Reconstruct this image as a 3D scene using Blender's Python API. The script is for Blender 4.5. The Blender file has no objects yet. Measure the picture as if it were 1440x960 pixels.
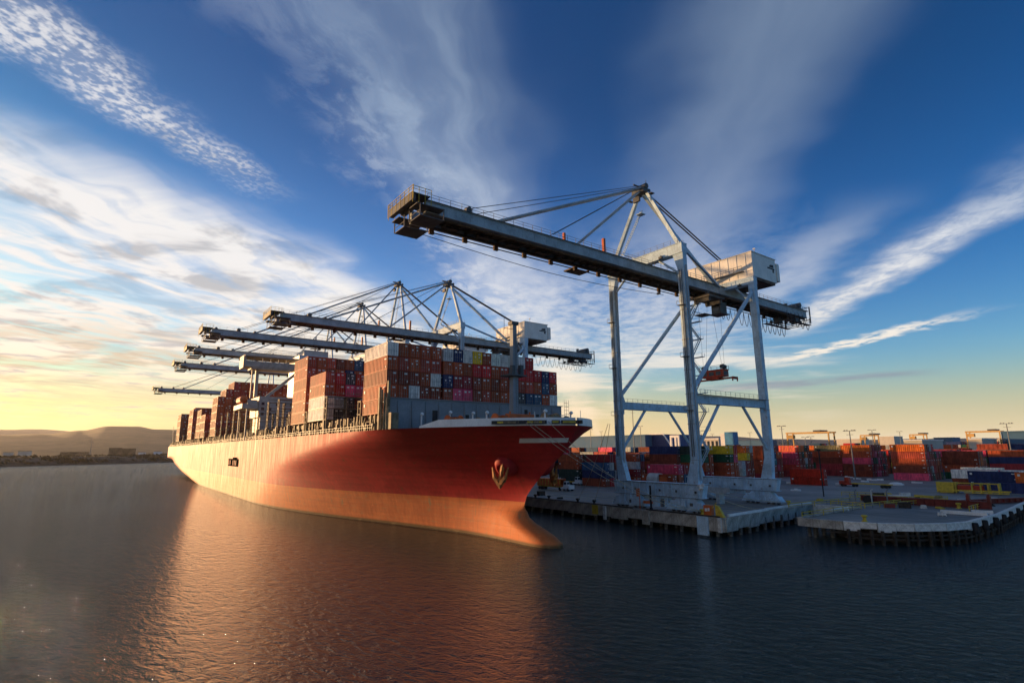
import bpy, math, random
from mathutils import Matrix, Vector
random.seed(7)
PI = math.pi
sc = bpy.context.scene
COL = sc.collection
# ------------------------------------------------------------------ camera
# world frame: X runs along the quay (towards the viewer), Y runs inland, Z up, water at z=0
F_, P_, R_, TH = 762.53, .1955, -.0083, .6408
CAMZ = 17.40
cam = bpy.data.cameras.new('camera'); camo = bpy.data.objects.new('camera', cam); COL.objects.link(camo); sc.camera = camo
cam.lens = 36 * F_ / 1440; cam.clip_start = .5; cam.clip_end = 60000
FW = Vector((-math.cos(TH) * math.cos(P_), math.sin(TH) * math.cos(P_), math.sin(P_)))
RT = Vector((math.sin(TH), math.cos(TH), 0)); UP = RT.cross(FW)
RT2 = RT * math.cos(R_) + UP * math.sin(R_); UP2 = UP * math.cos(R_) - RT * math.sin(R_)
_m = Matrix((RT2, UP2, -FW)).transposed().to_4x4(); _m.translation = (0, 0, CAMZ); camo.matrix_world = _m

def px_ray(x, y): return FW * F_ + RT2 * (x - 720) - UP2 * (y - 480)
def proj(P):
    d = Vector(P) - Vector((0, 0, CAMZ)); w = d.dot(FW)
    return 720 + F_ * d.dot(RT2) / w, 480 - F_ * d.dot(UP2) / w
def along_quay_at(px, b, y=650):          # quay coordinate seen at photo column px on the plane Y=b
    d = px_ray(px, y); return d.x * b / d.y

# ------------------------------------------------------------------ light
SUN_AZ = math.radians(67); SUN_EL = math.radians(2.6)
sdir = Vector((-math.sin(SUN_AZ) * math.cos(SUN_EL), -math.cos(SUN_AZ) * math.cos(SUN_EL), math.sin(SUN_EL)))
sl = bpy.data.lights.new('sun', 'SUN'); sl.energy = 5.0; sl.angle = math.radians(.6); sl.color = (1.0, .59, .27)
so = bpy.data.objects.new('sun', sl); COL.objects.link(so); so.rotation_euler = sdir.to_track_quat('Z', 'Y').to_euler()
sc.view_settings.view_transform = 'Standard'; sc.view_settings.look = 'None'
sc.view_settings.exposure = 1.15; sc.view_settings.gamma = 1
SKY_STRENGTH = .087

class NT:
    """small helper to write node trees as expressions"""
    def __init__(s, tree): s.t = tree; s.n = tree.nodes; s.l = tree.links
    def put(s, sock, v):
        if isinstance(v, bpy.types.NodeSocket): s.l.new(v, sock)
        elif v is not None:
            if isinstance(v, (tuple, list)) and sock.type == 'RGBA' and len(v) == 3: v = (*v, 1)
            sock.default_value = v
    def m(s, op, a, b=None, c=None, clamp=False):
        n = s.n.new('ShaderNodeMath'); n.operation = op; n.use_clamp = clamp
        for i, v in enumerate((a, b, c)):
            if v is not None: s.put(n.inputs[i], v)
        return n.outputs[0]
    def add(s, a, b): return s.m('ADD', a, b)
    def sub(s, a, b): return s.m('SUBTRACT', a, b)
    def mul(s, a, b): return s.m('MULTIPLY', a, b)
    def div(s, a, b): return s.m('DIVIDE', a, b)
    def ss(s, v, lo, hi, o0=0., o1=1.):
        n = s.n.new('ShaderNodeMapRange'); n.interpolation_type = 'SMOOTHSTEP'; s.put(n.inputs[0], v)
        s.put(n.inputs[1], lo); s.put(n.inputs[2], hi); s.put(n.inputs[3], o0); s.put(n.inputs[4], o1); return n.outputs[0]
    def lin(s, v, lo, hi, o0=0., o1=1.):
        n = s.n.new('ShaderNodeMapRange'); s.put(n.inputs[0], v)
        s.put(n.inputs[1], lo); s.put(n.inputs[2], hi); s.put(n.inputs[3], o0); s.put(n.inputs[4], o1); return n.outputs[0]
    def xyz(s, x, y, z):
        n = s.n.new('ShaderNodeCombineXYZ'); s.put(n.inputs[0], x); s.put(n.inputs[1], y); s.put(n.inputs[2], z); return n.outputs[0]
    def sep(s, v):
        n = s.n.new('ShaderNodeSeparateXYZ'); s.put(n.inputs[0], v); return n.outputs
    def noise(s, vec, scale=1, detail=4, rough=.5, dist=0, dim='3D'):
        n = s.n.new('ShaderNodeTexNoise'); n.noise_dimensions = dim; s.put(n.inputs['Vector'], vec)
        n.inputs['Scale'].default_value = scale; n.inputs['Detail'].default_value = detail
        n.inputs['Roughness'].default_value = rough; n.inputs['Distortion'].default_value = dist; return n.outputs[0]
    def vor(s, vec, scale=1, feat='F1'):
        n = s.n.new('ShaderNodeTexVoronoi'); n.feature = feat; s.put(n.inputs['Vector'], vec); n.inputs['Scale'].default_value = scale; return n.outputs[0]
    def mix(s, f, a, b, mode='MIX'):
        n = s.n.new('ShaderNodeMix'); n.data_type = 'RGBA'; n.blend_type = mode
        s.put(n.inputs[0], f); s.put(n.inputs[6], a); s.put(n.inputs[7], b); return n.outputs[2]
    def vm(s, op, a, b=None, sc_=None):
        n = s.n.new('ShaderNodeVectorMath'); n.operation = op; s.put(n.inputs[0], a)
        if b is not None: s.put(n.inputs[1], b)
        if sc_ is not None: s.put(n.inputs[3], sc_)
        return n.outputs['Value'] if op in ('DOT_PRODUCT', 'LENGTH') else n.outputs[0]
    def ramp(s, v, stops):
        n = s.n.new('ShaderNodeValToRGB'); s.put(n.inputs[0], v); e = n.color_ramp.elements
        while len(e) < len(stops): e.new(.5)
        for i, (p, c) in enumerate(stops): e[i].position = p; e[i].color = (*c, 1)
        return n.outputs[0]

def build_world():
    w = bpy.data.worlds.new('World'); sc.world = w; w.use_nodes = True
    T = NT(w.node_tree); bg = T.n['Background']
    sky = T.n.new('ShaderNodeTexSky'); sky.sky_type = 'NISHITA'; sky.sun_disc = False
    sky.sun_elevation = SUN_EL; sky.sun_rotation = math.atan2(sdir.x, sdir.y); sky.ozone_density = 3; sky.dust_density = 1.
    d = T.n.new('ShaderNodeTexCoord').outputs['Generated']
    X, Y, Z = T.sep(d)
    z = T.m('MAXIMUM', Z, .004)
    hs = T.n.new('ShaderNodeHueSaturation'); hs.inputs['Saturation'].default_value = 1.3; T.put(hs.inputs['Color'], sky.outputs[0])
    base = hs.outputs[0]
    # deepen towards the zenith like the clear dry air of the place, thin haze near the horizon
    sun_c = T.vm('DOT_PRODUCT', d, (sdir.x, sdir.y, 0.))
    toward = T.ss(sun_c, -.1, .97)
    deep = T.ss(z, .08, .62)
    base = T.mix(1., base, T.mix(deep, T.mix(T.ss(z, 0.04, .16), (1.1, 1.4, 1.5), (.05, 1.95, 2.7)), (.0, 1.02, 1.34)), 'MULTIPLY')
    hz = T.m('EXPONENT', T.mul(z, -13.))
    hz2 = T.m('EXPONENT', T.mul(z, -8.))
    base = T.mix(1., base, T.mix(hz, (0, 0, 0), T.mix(toward, (5.2, 4.3, 3.1), (4.4, 2.7, .9))), 'ADD')
    base = T.mix(T.mul(hz2, T.mul(toward, .70)), base, (6.2, 4.3, 2.1))
    # planar coordinates on the cloud deck; t runs along the streaks, s across them
    tx, ty = T_AX; sx, sy = S_AX
    s0 = T.div(T.add(T.mul(X, sx), T.mul(Y, sy)), z)
    t0 = T.div(T.add(T.mul(X, tx), T.mul(Y, ty)), z)
    P0 = T.xyz(s0, t0, 0.)
    w1 = T.sub(T.noise(P0, 1.1, 2, dim='2D'), .5); w2 = T.sub(T.noise(P0, 4.5, 2, dim='2D'), .5)
    s = T.add(s0, T.add(T.mul(w1, .35), T.mul(w2, .10)))
    t = T.add(t0, T.mul(w1, .3))
    fib = T.noise(T.xyz(T.mul(s, 3.6), T.mul(t, .9), 0.), 1.6, 5, .55, .15, dim='2D')     # fibres along t
    fine = T.noise(T.xyz(T.mul(s0, 2.2), T.mul(t0, 1.6), 3.), 3.4, 6, .66, .25, dim='2D')
    big = T.noise(T.xyz(s0, T.mul(t0, .6), 7.), .9, 4, .5, .3, dim='2D')
    # 1 sheet on the sun side
    edge = T.add(-1.40, T.mul(T.ss(t0, 1.3, 3.2), .28))
    edge = T.add(edge, T.mul(T.ss(t0, 1.9, .9), -.16))
    sheet = T.ss(T.sub(edge, s), -.02, .62)
    holes = T.ss(T.add(T.mul(fib, .6), T.mul(big, .5)), .40, .66)
    rip = T.noise(T.xyz(T.mul(s0, 1.2), T.mul(t0, 5.5), 1.), 2.2, 5, .6, .15, dim='2D')
    sheet = T.mul(sheet, T.add(.50, T.mul(.60, holes)))
    sheet = T.mul(sheet, T.add(.78, T.mul(.48, rip)))
    gap = T.mul(T.ss(T.m('ABSOLUTE', T.sub(T.add(T.mul(s0, .55), t0), 1.95)), .30, .02), T.ss(T.noise(P0, 2.3, 3, dim='2D'), .42, .6))
    sheet = T.mul(sheet, T.sub(1., T.mul(gap, .45)))
    sheet = T.mul(sheet, T.ss(t0, 9, 4, .55, 1.))
    # 2 mottled ribbon
    mc = T.m('ABSOLUTE', T.sub(s, T.add(-1.33, T.mul(t0, .04))))
    mb = T.mul(T.ss(mc, .17, .03), T.ss(t0, 1.95, 1.45))
    cell = T.ss(T.add(T.mul(T.noise(T.xyz(T.mul(s0, 1.1), T.mul(t0, .9), 2.), 42, 2, .55, .0, dim='2D'), .75), T.mul(T.noise(P0, 8, 3, dim='2D'), .4)), .47, .76)
    mott = T.mul(mb, T.add(.18, T.mul(cell, .60)))
    # 3 soft central veil in two rays
    veil = T.mul(T.ss(s, -.92, -.58), T.ss(s, -.08, -.46))
    veil = T.mul(veil, T.mul(T.add(.26, T.mul(T.ss(fib, .3, .75), .26)), T.ss(t0, .5, 2.4, .7, 1.15)))
    puff = T.mul(T.mul(T.ss(s, -.95, -.78), T.ss(s, -.35, -.66)), T.mul(T.ss(fine, .44, .66), T.ss(t0, .9, 1.9, .12, .35)))
    ray2 = T.mul(T.ss(s, .0, .34), T.ss(s, .78, .42)); ray2 = T.mul(ray2, T.mul(T.add(.22, T.mul(fib, .3)), T.ss(t0, 6, 1.8, .3, .7)))
    veil3 = T.mul(T.mul(T.ss(s, -1.3, -.4), T.ss(s, 1.7, .5)), T.mul(T.ss(t0, 2.0, 4.0), .50)); veil3 = T.mul(veil3, T.mul(T.ss(t0, 9., 5.), T.ss(fine, .2, .75)))
    # 4 bright streak on the far side, and its companion
    rs = T.mul(T.ss(T.m('ABSOLUTE', T.sub(s, 1.66)), .30, .0), T.mul(T.ss(t0, 1.6, 2.9), T.ss(t0, 5.6, 4.6)))
    rs = T.mul(rs, T.add(.36, T.mul(T.ss(fine, .25, .7), .58)))
    rsb = T.mul(T.ss(T.m('ABSOLUTE', T.sub(s, 1.12)), .22, .02), T.mul(T.ss(t0, 2.1, 2.9), T.ss(t0, 4.8, 3.4))); rsb = T.mul(rsb, .30)
    c2 = T.add(T.sub(s0, 2.16), T.mul(T.sub(t0, 6.71), .30)); c2 = T.add(c2, T.mul(w2, .34))
    rs2 = T.mul(T.ss(T.m('ABSOLUTE', c2), .26, .03), T.mul(T.ss(t0, 4.3, 5.2), T.ss(t0, 7.4, 6.4)))
    rs2 = T.mul(rs2, T.ss(fine, .28, .55))
    # 5 low bars
    el = Z
    azn = T.div(T.add(T.mul(X, sx), T.mul(Y, sy)), T.m('MAXIMUM', T.add(T.mul(X, tx), T.mul(Y, ty)), .02))
    bars = T.noise(T.xyz(T.mul(azn, 2.2), T.mul(el, 26.), 0.), 1.5, 4, .6, .2, dim='2D')
    low = T.mul(T.ss(bars, .45, .68), T.mul(T.ss(el, .02, .07), T.ss(el, .24, .13)))
    lowL = T.mul(low, T.mul(T.ss(azn, .15, -.35), .9))
    lowM = T.mul(T.mul(low, T.mul(T.ss(azn, -.5, -.1), T.ss(azn, .48, .22))), .8)
    # thin grey bar
    gb = T.add(T.m('ABSOLUTE', T.sub(el, T.add(.096, T.add(T.mul(azn, .016), T.mul(w1, .006))))), 0.)
    grey = T.mul(T.ss(gb, .009, .002), T.mul(T.mul(T.ss(azn, .1, .28), T.ss(azn, .58, .46)), T.ss(bars, .3, .5)))
    dens = sheet
    for c in (mott, veil, puff, ray2, veil3, rs, rsb, rs2, lowL, lowM):
        dens = T.sub(1., T.mul(T.sub(1., dens), T.sub(1., T.m('MINIMUM', T.m('MAXIMUM', c, 0.), 1.))))
    dens = T.mul(dens, T.ss(Z, .0, .02))
    # colour of sunlit cloud: warmer and brighter close to the sun and to the horizon
    ccol = T.mix(T.ss(Z, .30, .04), (4.5, 4.5, 4.55), (5.3, 4.7, 3.8))
    ccol = T.mix(T.mul(T.ss(Z, .17, .02), toward), ccol, (6.0, 4.0, 1.75))
    ccol = T.mix(T.mul(T.ss(s0, -1.1, -.6), T.ss(t0, 3.4, 1.2)), ccol, (2.5, 3.15, 3.9))
    shade = T.mul(T.ss(T.noise(T.xyz(T.mul(s0, .8), T.mul(t0, .8), 9.), 2.4, 4, .6, .3, dim='2D'), .46, .68), T.ss(s0, -.6, -1.6))
    ccol = T.mix(T.mul(shade, .8), ccol, (2.1, 2.3, 2.6))
    lowsh = T.mul(T.mul(T.ss(bars, .62, .42), T.ss(Z, .22, .12)), T.ss(azn, -.3, -.7))
    ccol = T.mix(T.mul(lowsh, .8), ccol, (2.7, 2.35, 1.75))
    out = T.mix(dens, base, ccol)
    out = T.mix(T.mul(grey, .75), out, (1.35, 1.65, 2.1))
    # below the horizon: dull sea haze
    out = T.mix(T.ss(Z, .0, -.03), out, (.9, 1.0, 1.1))
    T.put(bg.inputs[0], out); bg.inputs[1].default_value = SKY_STRENGTH
# streak axis: 9.5 degrees to the right of the view direction
TH_STREAK = math.radians(9.5)
_T = RT * math.sin(TH_STREAK) + Vector((-math.cos(TH), math.sin(TH), 0)) * math.cos(TH_STREAK)
_S = RT * math.cos(TH_STREAK) - Vector((-math.cos(TH), math.sin(TH), 0)) * math.sin(TH_STREAK)
T_AX = (_T.x, _T.y); S_AX = (_S.x, _S.y)
build_world()
try:
    sc.world.cycles.sampling_method = 'MANUAL'; sc.world.cycles.sample_map_resolution = 512
except Exception: pass

# ------------------------------------------------------------------ mesh helpers
class MB:
    def __init__(s): s.v = []; s.f = []; s.mi = []
    def quad(s, pts, m=0):
        i = len(s.v); s.v += [tuple(p) for p in pts]; s.f.append(tuple(range(i, i + len(pts)))); s.mi.append(m)
    def box(s, x0, x1, y0, y1, z0, z1, m=0):
        i = len(s.v)
        s.v += [(x0, y0, z0), (x1, y0, z0), (x1, y1, z0), (x0, y1, z0), (x0, y0, z1), (x1, y0, z1), (x1, y1, z1), (x0, y1, z1)]
        for f in ((3, 2, 1, 0), (4, 5, 6, 7), (0, 1, 5, 4), (1, 2, 6, 5), (2, 3, 7, 6), (3, 0, 4, 7)):
            s.f.append(tuple(i + k for k in f)); s.mi.append(m)
    def cbox(s, cx, cy, z0, w, d, h, m=0): s.box(cx - w / 2, cx + w / 2, cy - d / 2, cy + d / 2, z0, z0 + h, m)
    def frust(s, a, b, m=0):      # two rectangles (x0,x1,y0,y1,z)
        i = len(s.v)
        for (x0, x1, y0, y1, z) in (a, b): s.v += [(x0, y0, z), (x1, y0, z), (x1, y1, z), (x0, y1, z)]
        for f in ((3, 2, 1, 0), (4, 5, 6, 7), (0, 1, 5, 4), (1, 2, 6, 5), (2, 3, 7, 6), (3, 0, 4, 7)):
            s.f.append(tuple(i + k for k in f)); s.mi.append(m)
    def frame(s, p, q):
        p = Vector(p); q = Vector(q); d = (q - p).normalized()
        up = Vector((0, 0, 1)) if abs(d.z) < .95 else Vector((1, 0, 0))
        a = d.cross(up).normalized(); b = a.cross(d).normalized(); return p, q, a, b
    def beam(s, p, q, w, h, m=0, w2=None, h2=None):
        p, q, a, b = s.frame(p, q); w2 = w if w2 is None else w2; h2 = h if h2 is None else h2
        i = len(s.v)
        for c, ww, hh in ((p, w, h), (q, w2, h2)):
            for sx, sy in ((-1, -1), (1, -1), (1, 1), (-1, 1)): s.v.append(tuple(c + a * sx * ww / 2 + b * sy * hh / 2))
        for f in ((0, 1, 2, 3), (7, 6, 5, 4), (0, 4, 5, 1), (1, 5, 6, 2), (2, 6, 7, 3), (3, 7, 4, 0)):
            s.f.append(tuple(i + k for k in f)); s.mi.append(m)
    def tube(s, p, q, r, n=8, m=0, r2=None, cap=True):
        p, q, a, b = s.frame(p, q); r2 = r if r2 is None else r2; i = len(s.v)
        for c, rr in ((p, r), (q, r2)):
            for k in range(n):
                t = 2 * PI * k / n; s.v.append(tuple(c + a * math.cos(t) * rr + b * math.sin(t) * rr))
        for k in range(n):
            s.f.append((i + k, i + n + k, i + n + (k + 1) % n, i + (k + 1) % n)); s.mi.append(m)
        if cap:
            s.f.append(tuple(i + k for k in range(n))); s.mi.append(m); s.f.append(tuple(i + n + n - 1 - k for k in range(n))); s.mi.append(m)
    def path(s, pts, r, n=5, m=0):
        for k in range(len(pts) - 1): s.tube(pts[k], pts[k + 1], r, n, m, cap=False)
    def prism(s, poly, z0, z1, m=0, mtop=None):
        n = len(poly); i = len(s.v)
        s.v += [(x, y, z0) for x, y in poly] + [(x, y, z1) for x, y in poly]
        s.f.append(tuple(i + n - 1 - k for k in range(n))); s.mi.append(m)
        s.f.append(tuple(i + n + k for k in range(n))); s.mi.append(m if mtop is None else mtop)
        for k in range(n): s.f.append((i + k, i + (k + 1) % n, i + n + (k + 1) % n, i + n + k)); s.mi.append(m)
    def prismY(s, poly, y0, y1, m=0):      # polygon in x,z extruded along y
        n = len(poly); i = len(s.v)
        s.v += [(x, y0, z) for x, z in poly] + [(x, y1, z) for x, z in poly]
        s.f.append(tuple(i + k for k in range(n))); s.mi.append(m)
        s.f.append(tuple(i + n + n - 1 - k for k in range(n))); s.mi.append(m)
        for k in range(n): s.f.append((i + k, i + n + k, i + n + (k + 1) % n, i + (k + 1) % n)); s.mi.append(m)
    def lathe(s, prof, c=(0, 0, 0), n=10, m=0):
        i = len(s.v)
        for r, z in prof:
            for k in range(n): s.v.append((c[0] + r * math.cos(2 * PI * k / n), c[1] + r * math.sin(2 * PI * k / n), c[2] + z))
        for j in range(len(prof) - 1):
            for k in range(n):
                a = i + j * n + k; b = i + j * n + (k + 1) % n; s.f.append((a, b, b + n, a + n)); s.mi.append(m)
        s.f.append(tuple(i + n - 1 - k for k in range(n))); s.mi.append(m)
        t = i + (len(prof) - 1) * n; s.f.append(tuple(t + k for k in range(n))); s.mi.append(m)
    def mesh(s, name, mats):
        me = bpy.data.meshes.new(name); me.from_pydata(s.v, [], s.f)
        for m in (mats if isinstance(mats, (list, tuple)) else [mats]): me.materials.append(m)
        me.polygons.foreach_set('material_index', s.mi); me.update(); return me
    def build(s, name, mats, parent=None, loc=None, smooth=False):
        me = s.mesh(name, mats)
        if smooth:
            for p in me.polygons: p.use_smooth = True
        return put(name, me, parent, loc)
def put(name, me, parent=None, loc=None, rz=0):
    o = bpy.data.objects.new(name, me); COL.objects.link(o)
    if parent: o.parent = parent
    if loc is not None: o.location = loc
    if rz: o.rotation_euler.z = rz
    return o
def empty(name, loc=(0, 0, 0), rz=0): return put(name, None, None, loc, rz)
def tag(o, label=None, cat=None, group=None, kind=None):
    if label: o['label'] = label
    if cat: o['category'] = cat
    if group: o['group'] = group
    if kind: o['kind'] = kind
    return o
def copy_tree(o, parent=None):
    c = o.copy(); COL.objects.link(c); c.parent = parent
    for ch in o.children: copy_tree(ch, c)
    return c

# ------------------------------------------------------------------ materials
def mat(name, base=(.5, .5, .5), rough=.5, metal=0, var=.25, scale=.4, dark=None, streak=0., bump=.02, bscale=3., spec=.3, rust=0., coat=0.):
    m = bpy.data.materials.new(name); m.use_nodes = True; T = NT(m.node_tree); p = T.n['Principled BSDF']
    co = T.n.new('ShaderNodeTexCoord').outputs['Object']
    n1 = T.noise(co, scale, 5, .6); n2 = T.noise(co, scale * 9, 3, .6)
    f = T.add(T.mul(n1, .65), T.mul(n2, .35))
    dk = dark or tuple(c * (1 - var * 1.6) for c in base)
    lt = tuple(min(1, c * (1 + var * .6)) for c in base)
    c = T.mix(T.ss(f, .32, .68), dk, lt)
    if streak:
        x, y, z = T.sep(co)
        st = T.noise(T.xyz(T.mul(x, 1.6), T.mul(y, 1.6), T.mul(z, .10)), 1.3, 5, .65)
        c = T.mix(T.mul(T.ss(st, .52, .72), streak), c, tuple(c_ * .45 for c_ in base))
    if rust:
        rn = T.ss(T.noise(co, scale * 3.1, 6, .7), .60, .66)
        c = T.mix(T.mul(rn, rust), c, (.16, .06, .025))
    T.put(p.inputs['Base Color'], c); p.inputs['Metallic'].default_value = metal
    T.put(p.inputs['Roughness'], T.lin(n2, .3, .7, max(.02, rough - .08), min(1, rough + .1)))
    p.inputs['Specular IOR Level'].default_value = spec
    if coat: p.inputs['Coat Weight'].default_value = coat; p.inputs['Coat Roughness'].default_value = .25
    if bump:
        b = T.n.new('ShaderNodeBump'); b.inputs['Strength'].default_value = .6; b.inputs['Distance'].default_value = bump
        T.put(b.inputs['Height'], T.noise(co, bscale, 4, .6)); T.put(p.inputs['Normal'], b.outputs[0])
    return m
M = {}
M['crane'] = mat('crane_paint', (.48, .64, .76), .6, 0, .20, .35, streak=.55, rust=.55)
M['crane_dark'] = mat('crane_dark_steel', (.10, .105, .11), .6, 0, .3, .5, rust=.5)
M['boom'] = mat('boom_paint', (.38, .43, .46), .55, 0, .22, .3, streak=.3, rust=.3)
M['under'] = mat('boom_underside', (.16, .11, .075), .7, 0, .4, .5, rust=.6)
M['house'] = mat('machinery_house_paint', (.78, .76, .70), .5, 0, .10, .3, streak=.25)
M['rail'] = mat('railing_steel', (.20, .21, .22), .5, .2, .2, 1, bump=0)
M['cable'] = mat('cable_black', (.03, .03, .032), .6, 0, .2, 1, bump=0)
M['rubber'] = mat('rubber', (.025, .025, .027), .8, 0, .3, 1)
M['orange'] = mat('orange_paint', (.62, .13, .03), .5, 0, .2, 1)
M['red'] = mat('spreader_red', (.45, .045, .02), .5, 0, .25, 1)
M['yellow'] = mat('yellow_paint', (.62, .44, .05), .55, 0, .25, 1.2, rust=.5)
M['white'] = mat('white_paint', (.72, .72, .70), .5, 0, .12, .5, streak=.3)
M['dirty_white'] = mat('dirty_white', (.70, .69, .65), .7, 0, .3, .9, rust=.45)
M['ship_white'] = mat('ship_white', (.76, .75, .73), .45, 0, .1, .3, streak=.3)
M['ship_grey'] = mat('breakwater_grey', (.24, .27, .30), .55, 0, .14, .35, streak=.35, bump=.03)
M['deck_red'] = mat('deck_red', (.18, .035, .025), .7, 0, .3, .5)
M['deck_tan'] = mat('deck_fittings', (.26, .20, .12), .7, 0, .45, .8, rust=.5)
M['dark_red'] = mat('dark_red_steel', (.19, .028, .022), .6, 0, .3, .8, rust=.4)
M['concrete'] = mat('concrete', (.44, .41, .36), .85, 0, .35, .45, streak=.75, bump=.06)
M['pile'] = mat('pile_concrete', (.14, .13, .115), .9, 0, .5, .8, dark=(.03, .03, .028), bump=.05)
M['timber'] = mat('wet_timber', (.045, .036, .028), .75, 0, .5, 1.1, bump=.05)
M['glass'] = mat('dark_glass', (.03, .04, .05), .12, 0, .1, 1, bump=0)
M['rope'] = mat('rope', (.50, .42, .30), .8, 0, .2, 2, bump=0)
M['tank'] = mat('tank_grey', (.5, .5, .48), .5, 0, .2, 1)
M['bldg_blue'] = mat('warehouse_blue', (.06, .14, .24), .8, 0, .12, .02, bump=0)
M['bldg_pale'] = mat('building_pale', (.55, .50, .42), .8, 0, .15, .02, bump=0)
M['rtg'] = mat('gantry_yellow', (.60, .36, .12), .6, 0, .2, .1, bump=0)
M['house_cream'] = mat('house_cream', (.50, .45, .38), .6, 0, .2, .5, streak=.4)
M['recess_black'] = mat('matt_black', (.012, .011, .010), .95, 0, .3, 1, bump=0, spec=.0)
M['navy'] = mat('navy_paint', (.03, .05, .16), .5, 0, .3, .8)

def asphalt():
    m = bpy.data.materials.new('asphalt'); m.use_nodes = True; T = NT(m.node_tree); p = T.n['Principled BSDF']
    co = T.n.new('ShaderNodeTexCoord').outputs['Object']; x, y, z = T.sep(co)
    big = T.noise(co, .035, 5, .6); mid = T.noise(co, .35, 5, .65); tr = T.noise(T.xyz(T.mul(x, .03), T.mul(y, .5), 0), 1., 4, .6)
    f = T.add(T.mul(big, .45), T.add(T.mul(mid, .25), T.mul(tr, .3)))
    c = T.mix(T.ss(f, .36, .64), (.10, .095, .088), (.29, .27, .24))
    jx = T.m('ABSOLUTE', T.sub(T.m('FRACT', T.div(x, 9.)), .5)); jy = T.m('ABSOLUTE', T.sub(T.m('FRACT', T.div(y, 9.)), .5))
    j = T.m('MAXIMUM', T.ss(jx, .490, .497), T.ss(jy, .490, .497))
    c = T.mix(T.mul(j, .6), c, (.04, .04, .04))
    oil = T.ss(T.noise(co, .22, 3, .5), .60, .70); c = T.mix(T.mul(oil, .6), c, (.04, .04, .04))
    T.put(p.inputs['Base Color'], c); T.put(p.inputs['Roughness'], T.lin(mid, .3, .7, .62, .9))
    b = T.n.new('ShaderNodeBump'); b.inputs['Strength'].default_value = .5; b.inputs['Distance'].default_value = .03
    T.put(b.inputs['Height'], T.noise(co, 2.5, 5, .7)); T.put(p.inputs['Normal'], b.outputs[0]); return m
M['asphalt'] = asphalt()
def land_mat(name, c0, c1, sc_):
    m = bpy.data.materials.new(name); m.use_nodes = True; T = NT(m.node_tree); p = T.n['Principled BSDF']
    co = T.n.new('ShaderNodeTexCoord').outputs['Object']
    f = T.add(T.mul(T.noise(co, sc_, 7, .65), .7), T.mul(T.noise(co, sc_ * 12, 3, .6), .3))
    T.put(p.inputs['Base Color'], T.mix(T.ss(f, .38, .62), c0, c1)); p.inputs['Roughness'].default_value = .95
    p.inputs['Specular IOR Level'].default_value = .1; return m
M['shore'] = land_mat('shore_ground', (.025, .024, .02), (.12, .10, .075), .03)
M['scrub'] = land_mat('scrub', (.018, .02, .012), (.05, .05, .028), .2)
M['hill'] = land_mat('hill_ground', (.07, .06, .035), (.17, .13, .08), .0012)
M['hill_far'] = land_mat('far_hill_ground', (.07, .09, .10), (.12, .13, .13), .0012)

def water_mat():
    m = bpy.data.materials.new('sea_water'); m.use_nodes = True; T = NT(m.node_tree); p = T.n['Principled BSDF']
    g = T.n.new('ShaderNodeNewGeometry').outputs['Position']; x, y, z = T.sep(g)
    a = math.radians(35); xr = T.add(T.mul(x, math.cos(a)), T.mul(y, math.sin(a))); yr = T.sub(T.mul(y, math.cos(a)), T.mul(x, math.sin(a)))
    v = T.xyz(T.mul(xr, .55), yr, 0.)
    h1 = T.noise(v, .32, 3, .55, .4, dim='2D'); h2 = T.noise(v, 1.15, 4, .6, .5, dim='2D'); h3 = T.noise(T.xyz(x, T.mul(y, .8), 0.), 3.6, 3, .6, .2, dim='2D')
    gust = T.noise(T.xyz(x, y, 0.), .016, 3, .5, .3, dim='2D'); gs = T.lin(gust, .3, .7, .88, 1.12)
    rg = lambda n: T.sub(1., T.m('ABSOLUTE', T.sub(T.mul(n, 2.), 1.)))
    h0 = T.noise(T.xyz(T.add(T.mul(x, .5), T.mul(y, .2)), T.sub(y, T.mul(x, .3)), 0.), .55, 2, .5, .3, dim='2D')
    h = T.add(T.mul(rg(h0), .30), T.add(T.mul(T.mul(rg(h2), gs), .26), T.mul(T.mul(rg(h3), gs), .095)))
    h = T.add(h, T.mul(h1, .2))
    b = T.n.new('ShaderNodeBump'); b.inputs['Strength'].default_value = 1.; b.inputs['Distance'].default_value = 1.0
    T.put(b.inputs['Height'], h); T.put(p.inputs['Normal'], b.outputs[0])
    p.inputs['Base Color'].default_value = (.003, .022, .028, 1)
    p.inputs['IOR'].default_value = 1.333; p.inputs['Roughness'].default_value = .02
    return m
M['water'] = water_mat()

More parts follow.
